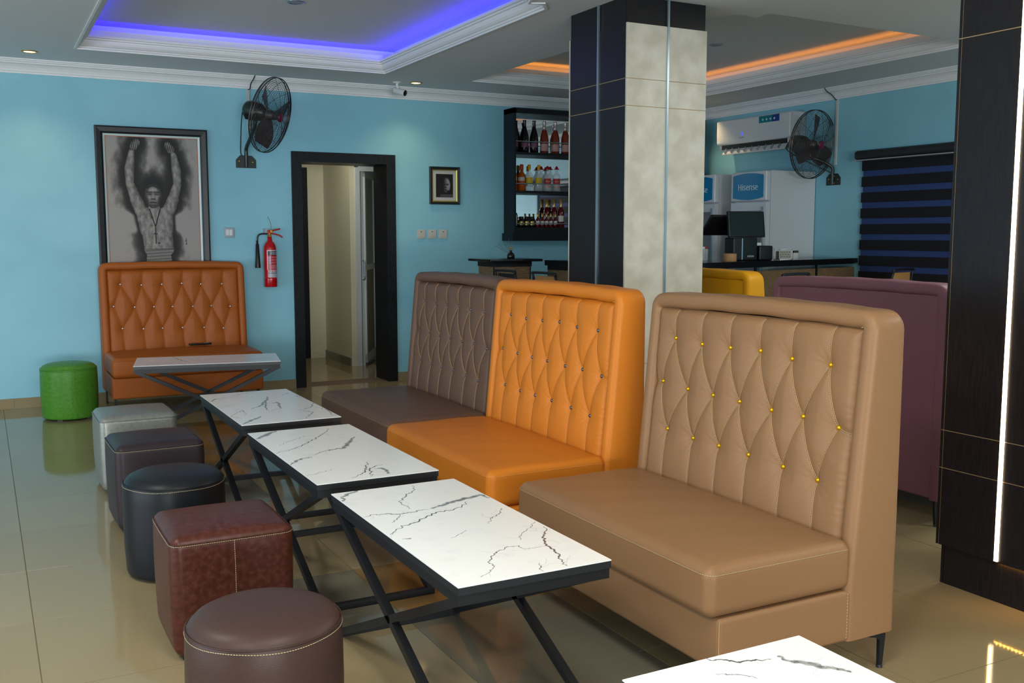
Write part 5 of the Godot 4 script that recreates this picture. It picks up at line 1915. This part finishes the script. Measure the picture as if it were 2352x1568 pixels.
func fridge(label: String, z0: float, z1: float, stock: bool) -> void:
	var xf := 6.55
	var t := thing("display_fridge", label, "fridge", Vector3(XR - 0.01, 0, (z0 + z1) / 2), -PI / 2, "white display fridges")
	var w := z1 - z0
	var d := XR - 0.01 - xf
	var st := new_st()
	# open cabinet: back, sides, top, bottom
	bx(st, Vector3(-w / 2 + 0.03, 0.16, 0), Vector3(w / 2 - 0.03, 1.70, 0.03))
	for sx in [-1.0, 1.0]:
		bx(st, Vector3(sx * w / 2 - (0.03 if sx > 0 else 0.0), 0.16, 0), Vector3(sx * w / 2 + (0.03 if sx < 0 else 0.0), 1.70, d - 0.06))
	bx(st, Vector3(-w / 2, 1.70, 0), Vector3(w / 2, 2.0, d - 0.06))
	bx(st, Vector3(-w / 2, 0.0, 0), Vector3(w / 2, 0.16, d - 0.06))
	obj("cabinet", st, M.white_enamel, t)
	st = new_st()
	rbox(st, Vector3(0, 1.857, d - 0.03), Vector3(w, 0.28, 0.06), 0.012, 2)
	obj("header", st, M.white_enamel, t)
	# sign with bowed upper and lower edges
	st = new_st()
	var pts := PackedVector2Array()
	var hw := w / 2 - 0.035
	for k in 13:
		var u := lerpf(-1, 1, k / 12.0)
		pts.append(Vector2(u * hw, -0.105 - 0.022 * (1 - u * u)))
	for k in 13:
		var u := lerpf(1, -1, k / 12.0)
		pts.append(Vector2(u * hw, 0.105 + 0.022 * (1 - u * u)))
	var tr := Geometry2D.triangulate_polygon(pts)
	for i in range(0, tr.size(), 3):
		tri(st, Vector3(pts[tr[i]].x, pts[tr[i]].y, 0.004), Vector3(pts[tr[i + 1]].x, pts[tr[i + 1]].y, 0.004), Vector3(pts[tr[i + 2]].x, pts[tr[i + 2]].y, 0.004))
	for i in pts.size():
		var p := pts[i]
		var q := pts[(i + 1) % pts.size()]
		quad(st, Vector3(p.x, p.y, 0), Vector3(q.x, q.y, 0), Vector3(q.x, q.y, 0.004), Vector3(p.x, p.y, 0.004))
	var board := obj("sign", st, M.blue_sign, t)
	board.position = Vector3(0, 1.855, d)
	var tm := TextMesh.new()
	tm.text = "Hisense"
	tm.font = plain_font()
	tm.font_size = 48
	tm.pixel_size = 0.0017
	tm.depth = 0.002
	var tx := inst("lettering", tm, M.silver_letters, board)
	tx.position = Vector3(0.0, -0.005, 0.005)
	# door: frame, glass, handle
	st = new_st()
	for x in [[-w / 2, -w / 2 + 0.055], [w / 2 - 0.055, w / 2]]:
		bx(st, Vector3(x[0], 0.24, d - 0.055), Vector3(x[1], 1.625, d - 0.005))
	bx(st, Vector3(-w / 2, 1.625, d - 0.055), Vector3(w / 2, 1.705, d - 0.005))
	bx(st, Vector3(-w / 2, 0.17, d - 0.055), Vector3(w / 2, 0.24, d - 0.005))
	var door := obj("door", st, M.white_enamel, t)
	st = new_st()
	bx(st, Vector3(-w / 2 + 0.055, 0.24, d - 0.03), Vector3(w / 2 - 0.055, 1.625, d - 0.026))
	obj("pane", st, M.pane_glass, door)
	st = new_st()
	bx(st, Vector3(w / 2 - 0.045, 0.7, d - 0.005), Vector3(w / 2 - 0.028, 1.66, d + 0.012))
	obj("handle", st, M.steel_strip, door)
	for y in [0.55, 0.9, 1.25]:
		st = new_st()
		for k in 9:
			tube(st, [Vector3(-w / 2 + 0.03, y, 0.08 + k * 0.05), Vector3(w / 2 - 0.03, y, 0.08 + k * 0.05)], 0.003, 4)
		obj("wire_shelf", st, M.grey_plastic, t)
	st = new_st()
	bx(st, Vector3(-w / 2 + 0.03, 0.16, 0.03), Vector3(w / 2 - 0.03, 1.7, 0.034))
	obj("liner", st, M.black_plastic, t)
	if stock:
		for k in 4:
			var x := XR - 0.01 - (0.47 if k < 2 else 0.40)
			var z: float = (z0 + z1) / 2 + [0.16, 0.08, 0.12, -0.02][k]
			bottle("water_bottle", "small drink bottle with blue base on the fridge shelf", Vector3(x, 1.254, z), "drink bottles in the fridge", V([0.0, 0.0, 0.027, 0.0, 0.029, 0.004, 0.029, 0.07, 0.029, 0.07, 0.026, 0.14, 0.018, 0.17, 0.011, 0.19, 0.0, 0.19]), "clear_glass", V([0.012, 0.18, 0.013, 0.182, 0.013, 0.2, 0.0, 0.2]), "white_plastic", [0.029, 0.01, 0.085], "blue_liquid")

func counter_things() -> void:
	var top := 1.182
	# point of sale terminal
	var t := thing("sales_terminal", "black point of sale terminal with two screens on the bar counter", "terminal", Vector3(5.60, top, -6.45))
	var st := new_st()
	rbox(st, Vector3(0, 0.096, -0.02), Vector3(0.255, 0.19, 0.12), 0.012, 2)
	obj("stand", st, M.black_plastic, t)
	st = new_st()
	bx(st, Vector3(-0.045, 0.01, 0.0405), Vector3(-0.033, 0.185, 0.043))
	obj("chrome_strip", st, M.steel_strip, t)
	st = new_st()
	var tilt := Transform3D(Basis(Vector3.RIGHT, -0.12), Vector3(0.03, 0.30, 0.0))
	rbox(st, Vector3.ZERO, Vector3(0.385, 0.215, 0.03), 0.008, 2)
	var mon := obj("monitor", st, M.black_plastic, t)
	mon.transform = tilt
	st = new_st()
	bx(st, Vector3(-0.175, -0.09, 0.0145), Vector3(0.175, 0.092, 0.0162))
	obj("screen", st, M.dark_screen, mon)
	st = new_st()
	rbox(st, Vector3.ZERO, Vector3(0.36, 0.215, 0.028), 0.008, 2)
	var m2 := obj("rear_monitor", st, M.black_plastic, t)
	m2.transform = Transform3D(Basis(Vector3.RIGHT, 0.75), Vector3(-0.09, 0.295, -0.15))
	st = new_st()
	for k in 4:
		bx(st, Vector3(0.02 + k * 0.018, 0.03, 0.0405), Vector3(0.032 + k * 0.018, 0.045, 0.0412))
	obj("maker_mark", st, M.grey_plastic, t)
	t = thing("receipt_printer", "black receipt printer with white paper beside the sales terminal", "printer", Vector3(5.83, top, -6.50))
	st = new_st()
	rbox(st, Vector3(0, 0.062, 0), Vector3(0.15, 0.124, 0.17), 0.014, 2)
	obj("body", st, M.black_plastic, t)
	st = new_st()
	bx(st, Vector3(-0.055, 0.10, -0.005), Vector3(0.02, 0.148, -0.002))
	obj("paper", st, M.paper_white, t)
	t = thing("round_pot", "small tan round pot in front of the sales terminal", "pot", Vector3(5.33, top, -6.29))
	st = new_st()
	lathe(st, V([0.0, 0.0, 0.052, 0.0, 0.055, 0.004, 0.055, 0.062, 0.055, 0.062, 0.05, 0.066, 0.047, 0.05, 0.0, 0.05]), 26)
	obj("body", st, M.tan_card, t)
	t = thing("napkin_holder", "white filigree napkin holder on the bar counter", "napkin holder", Vector3(6.06, top, -6.46))
	st = new_st()
	for sz in [-0.03, 0.03]:
		bx(st, Vector3(-0.075, 0.0, sz - 0.002), Vector3(0.075, 0.012, sz + 0.002))
		bx(st, Vector3(-0.075, 0.088, sz - 0.002), Vector3(0.075, 0.095, sz + 0.002))
		for sx in [-0.075, 0.069]:
			bx(st, Vector3(sx, 0, sz - 0.002), Vector3(sx + 0.006, 0.095, sz + 0.002))
		for r in 4:
			for c in 5:
				var cx := -0.06 + c * 0.03 + (0.015 if r % 2 else 0.0)
				for q in [0.0145, 0.008]:
					var arc := []
					for k in 7:
						var g := PI * k / 6
						if absf(cx + cos(g) * q) < 0.074:
							arc.append(Vector3(cx + cos(g) * q, 0.012 + r * 0.0195 + sin(g) * q, sz))
					if arc.size() > 2:
						tube(st, arc, 0.0016, 4)
	bx(st, Vector3(-0.075, 0, -0.03), Vector3(0.075, 0.003, 0.03))
	obj("frame", st, M.white_plastic, t)
	st = new_st()
	bx(st, Vector3(-0.065, 0.003, -0.02), Vector3(0.065, 0.075, 0.02))
	obj("napkins", st, M.grey_paint, t)
	for k in 3:
		t = thing("toothpick_jar", "little glass jar with dark lid beside the napkin holder", "jar", Vector3(6.165 + k * 0.035, top, -6.44 - k * 0.02), 0.0, "little jars on the counter")
		st = new_st()
		lathe(st, V([0.0, 0.0, 0.013, 0.0, 0.013, 0.06, 0.010, 0.066, 0.0, 0.066]), 12)
		obj("glass", st, M.clear_glass, t)
		st = new_st()
		lathe(st, V([0.013, 0.06, 0.0135, 0.062, 0.0135, 0.078, 0.0, 0.08]), 12)
		obj("lid", st, M.black_plastic, t)
	for k in 3:
		t = thing("shot_glass", "tall clear glass standing on the bar counter beside the tiled pillar", "glass", Vector3(5.17 + k * 0.05, top, -6.52 + (k % 2) * 0.03), 0.0, "glasses on the bar counter")
		st = new_st()
		lathe(st, V([0.0, 0.0, 0.018, 0.0, 0.020, 0.004, 0.022, 0.10, 0.022, 0.10, 0.020, 0.10, 0.018, 0.008, 0.0, 0.008]), 16)
		obj("body", st, M.clear_glass, t)
		st = new_st()
		lathe(st, V([0.0, 0.1, 0.016, 0.1, 0.016, 0.115, 0.0, 0.118]), 12)
		obj("stopper", st, M.red_plastic if k != 1 else M.white_plastic, t)
	# reed diffuser on the end cabinet
	t = thing("reed_diffuser", "dark glass reed diffuser bottle on the bar end cabinet", "diffuser", Vector3(4.03, 1.193, -7.60))
	st = new_st()
	lathe(st, V([0.0, 0.0, 0.030, 0.0, 0.033, 0.004, 0.033, 0.03, 0.026, 0.044, 0.014, 0.052, 0.010, 0.058, 0.010, 0.066, 0.014, 0.07, 0.0, 0.07]), 20)
	obj("bottle", st, M.jar_dark, t)
	for k in 5:
		st = new_st()
		var g := -1.0 + k * 0.16
		tube(st, [Vector3(0, 0.03, 0), Vector3(sin(g) * 0.155 * (1.0 if k < 2 else 0.75), 0.03 + cos(g) * 0.15, 0.02 * (k - 2))], 0.0016, 5)
		obj("reed", st, M.reed, t)
	for k in 3:
		st = new_st(true)
		rbox(st, Vector3(-0.012 + k * 0.011, 0.082 + (k % 2) * 0.008, 0.006), Vector3(0.014, 0.014, 0.014), 0.006)
		obj("dried_flower", st, M.brass, t)
	# striped fabric of unclear kind on the side run of the counter
	t = thing("striped_fabric", "grey striped cushion standing on the bar counter against the dark pillar face", "fabric", Vector3(4.44, top, -6.98), 0.9)
	st = new_st()
	rbox(st, Vector3(0, 0.14, 0), Vector3(0.26, 0.28, 0.12), 0.055, 4)
	obj("fabric_body", st, M.striped_cloth, t)
	for k in 7:
		st = new_st()
		var y := 0.03 + k * 0.036
		var w := 0.131
		tube(st, [Vector3(-w, y, 0.0), Vector3(-w + 0.03, y + 0.003, 0.052), Vector3(0, y, 0.061), Vector3(w - 0.03, y + 0.003, 0.052), Vector3(w, y, 0)], 0.003, 5)
		obj("stripe", st, M.champagne_black, t)

# ------------------------------------------------------------------ scene
func _ready() -> void:
	make_materials()
	glow("unseen_window_glow", "e8f1ff", 1.2)  # glowing panes of the two unseen windows
	glow("unseen_lamp_glow", "fbf8f0", 2.0)  # diffusers of the unseen ceiling lamps
	glow("blue_led", "2a12ff", 6.0)
	glow("amber_led", "ff9a3c", 3.0)
	glow("warm_led", "ffe2bd", 6.0)
	glow("amber_dot", "ffc04a", 45.0)
	glow("warm_lens", "ffd79a", 5.0)
	glow("blue_digit", "4040ff", 1.5)
	leather("thread_cream_piping", "b08c62", 0.4)
	leather("thread_sand_piping", "96785f", 0.42)
	leather("thread_amber_piping", "e0913d", 0.42)
	var pf := mat("picture_frame", "ffffff", 0.45)
	tri_tex(pf, noise_tex(noise(0.2, FastNoiseLite.TYPE_CELLULAR, 1, 51), [[0.0, "0c1216"], [1.0, "1d262c"]]), Vector3(12, 12, 12))
	mat("pale_slip", "c4dcd8", 0.4)
	setup_view()
	make_structure()
	pillar("square pillar clad in grey stone and black wood tiles with steel strips", 3.35, 3.93, -5.53, -4.89, true, false)
	pillar("black wood clad pillar with a lit warm LED strip", 3.355, 3.93, -2.66, -2.06, false, true)
	downlight(Vector3(0.405, CEIL, -8.476), true, "lit brass downlight above the left end of the blue wall")
	downlight(Vector3(3.564, CEIL, -8.56), true, "lit brass downlight beside the security camera")
	downlight(Vector3(6.80, CEIL, -8.55), true, "unseen lit brass downlight above the air conditioner end of the bar")  # hidden by the pillar, placed to warm the air conditioner
	downlight(Vector3(1.98, UPPER, -6.86), false, "unlit round downlight in the blue lit ceiling tray")
	downlight(Vector3(5.50, UPPER, -6.72), false, "unlit round downlight in the amber lit bar tray")

	for k in UNSEEN_PANELS:  # bodies of the unseen panels that light the room from above
		var lamp := thing("unseen_ceiling_panel", "unseen square white LED ceiling panel", "ceiling light", Vector3(k[0], CEIL, k[1]), 0.0, "unseen LED ceiling panels")
		var fs := new_st()
		for e in [[-0.3, -0.3, 0.3, -0.288], [-0.3, 0.288, 0.3, 0.3], [-0.3, -0.3, -0.288, 0.3], [0.288, -0.3, 0.3, 0.3]]:
			bx(fs, Vector3(e[0], -0.014, e[1]), Vector3(e[2], 0.0, e[3]))
		obj("panel_rim", fs, M.white_plastic, lamp)
		fs = new_st()
		bx(fs, Vector3(-0.288, -0.010, -0.288), Vector3(0.288, 0.0, 0.288))
		obj("diffuser", fs, M.unseen_lamp_glow, lamp)

	make_sofa_meshes()
	sofa("tan leather tufted sofa with gold buttons next to the black LED pillar", Vector3(2.55, 0, -2.745), -PI / 2, "leather_tan", "thread_cream", "gold_button", "tufted sofas in a row")
	sofa("bright orange leather tufted sofa between two brown sofas", Vector3(2.52, 0, -4.085), -PI / 2, "leather_orange", "thread_amber", "smoke_button", "tufted sofas in a row")
	sofa("dull brown leather tufted sofa beside the bright orange sofa", Vector3(2.55, 0, -5.27), -PI / 2, "leather_brown", "thread_sand", "smoke_button", "tufted sofas in a row")
	sofa("cognac leather tufted sofa against the blue wall under the large picture", Vector3(1.432, 0, -8.88), 0.0, "leather_cognac", "thread_dark", "crystal_button")
	sofa("purple leather sofa seen from behind next to the black LED pillar", Vector3(3.97, 0, -3.735), PI / 2, "leather_purple", "thread_sand", "smoke_button", "sofas with their backs turned")
	sofa("mustard yellow leather sofa seen from behind beside the tiled pillar", Vector3(4.22, 0, -5.385), PI / 2, "leather_yellow", "thread_sand", "smoke_button", "sofas with their backs turned")

	marble("marble_1", VEINS_1, 4)
	marble("marble_2", VEINS_2, 5)
	marble("marble_3", VEINS_3, 6)
	marble("marble_4", VEINS_4, 7)
	marble("marble_5", VEINS_5, 8)
	coffee_table("marble topped table with crossed black legs before the cognac sofa", Vector3(1.42, 0, -7.36), deg_to_rad(-10.5), 0.99, 0.50, "marble_1")
	coffee_table("marble topped table with crossed black legs before the dull brown sofa", Vector3(1.30, 0, -5.222), -PI / 2, 1.015, 0.49, "marble_2")
	coffee_table("marble topped table with crossed black legs before the bright orange sofa", Vector3(1.275, 0, -3.98), -PI / 2, 1.06, 0.48, "marble_3")
	coffee_table("marble topped table with crossed black legs before the tan sofa", Vector3(1.275, 0, -2.775), -PI / 2, 1.05, 0.47, "marble_4")
	coffee_table("marble topped table cut off by the picture edge past the tan sofa", Vector3(1.35, 0, -1.085), -PI / 2, 1.05, 0.48, "marble_5")

	round_ottoman("chocolate brown round ottoman with pale stitched rim next to the oxblood cube", Vector3(0.615, 0, -2.55), "leather_chocolate", "thread_cream", 0.3)
	cube_ottoman("mottled oxblood leather cube ottoman with a stitched centre seam", Vector3(0.697, 0, -3.475), "leather_oxblood", "thread_cream", 0.0, true)
	round_ottoman("black leather round ottoman between two cube ottomans", Vector3(0.668, 0, -4.26), "leather_black", "thread_cream", 1.0)
	cube_ottoman("dark espresso leather cube ottoman beside the silver one", Vector3(0.705, 0, -5.06), "leather_espresso", "thread_cream", 0.02)
	cube_ottoman("silver grey leather cube ottoman", Vector3(0.72, 0, -5.88), "leather_silver", "thread_dim", 0.0)
	round_ottoman("green leather round ottoman beside the cognac sofa", Vector3(0.555, 0, -8.28), "leather_green", "thread_moss", 0.0, true)

	var t := thing("remote_control", "slim black remote control lying on the cognac sofa seat", "remote control", Vector3(1.60, 0.475, -8.60), 0.12)
	var st := new_st()
	rbox(st, Vector3(0, 0.008, 0), Vector3(0.185, 0.016, 0.042), 0.007, 2)
	obj("body", st, M.black_plastic, t)
	st = new_st()
	for k in 4:
		bx(st, Vector3(0.03 + k * 0.012, 0.0155, -0.008), Vector3(0.037 + k * 0.012, 0.0166, 0.008))
	obj("buttons", st, M.paper_white, t)

	framed("large_picture", "large black framed charcoal drawing of a man with raised fists", 0.872, 1.768, 1.05, 2.287, 0.062, 0.016, 0.035, picture_figure(), false)
	framed("small_picture", "small black framed photograph of a half-lit face beside the doorway", 3.842, 4.158, 1.688, 2.047, 0.026, 0.010, 0.025, picture_face(), true)
	switch_plate("double rocker light switch between the large picture and the fire extinguisher", 1.936, 1.416, 2)
	for k in 3:
		switch_plate(["square control plate nearest the doorway under the small picture", "middle square control plate in the row under the small picture", "square control plate nearest the bar under the small picture"][k], 3.752 + k * 0.115, 1.402, 1, "row of wall control plates")
	extinguisher()
	wall_fan("green wall fan with wire cage between the large picture and the doorway", Vector3(2.10, 2.03, ZB), 0.0, Vector3(2.225, 2.395, -8.50), Vector3(0.71, -0.26, 0.66))
	wall_fan("green wall fan with wire cage beside the air conditioner", Vector3(XR, 1.915, -7.01), -PI / 2, Vector3(6.93, 2.235, -7.03), Vector3(0.14, -0.12, 0.98))
	cable_run("black wire and grey conduit rising above the fan by the doorway", [Vector3(2.175, CEIL, ZB + 0.105), Vector3(2.165, 2.735, ZB + 0.085), Vector3(2.15, 2.70, ZB + 0.05), Vector3(2.148, 2.66, ZB + 0.018), Vector3(2.13, 2.655, ZB + 0.012)], [Vector3(2.122, 2.30, ZB), Vector3(2.144, 2.66, ZB + 0.012)])
	cable_run("black wire and grey conduit rising above the fan by the air conditioner", [Vector3(XR - 0.105, CEIL, -7.06), Vector3(XR - 0.085, 2.735, -7.05), Vector3(XR - 0.05, 2.70, -7.02), Vector3(XR - 0.018, 2.66, -7.005), Vector3(XR - 0.012, 2.655, -6.99)], [Vector3(XR - 0.012, 2.05, -7.0), Vector3(XR, 2.66, -6.978)])
	security_camera()
	air_conditioner()
	blind()
	bottle_shelf()
	bar()
	bar_chair("black bar chair in front of the bar end cabinet", Vector3(3.97, 0, -7.16), PI / 2, false)
	bar_chair("black framed bar chair with wicker back at the side of the counter", Vector3(4.0, 0, -6.58), PI / 2, true)
	bar_chair("wicker backed bar chair at the counter beside the zebra blind", Vector3(6.72, 0, -6.03), PI + 0.25, true)
	bar_chair("black bar chair at the counter behind the mustard sofa", Vector3(5.25, 0, -5.74), PI + 0.25, false)
	fridge("white display fridge with blue header sign next to the air conditioner fan", -7.735, -7.235, false)
	fridge("white display fridge with blue header sign and drinks behind the pillar", -8.48, -7.98, true)
	counter_things()
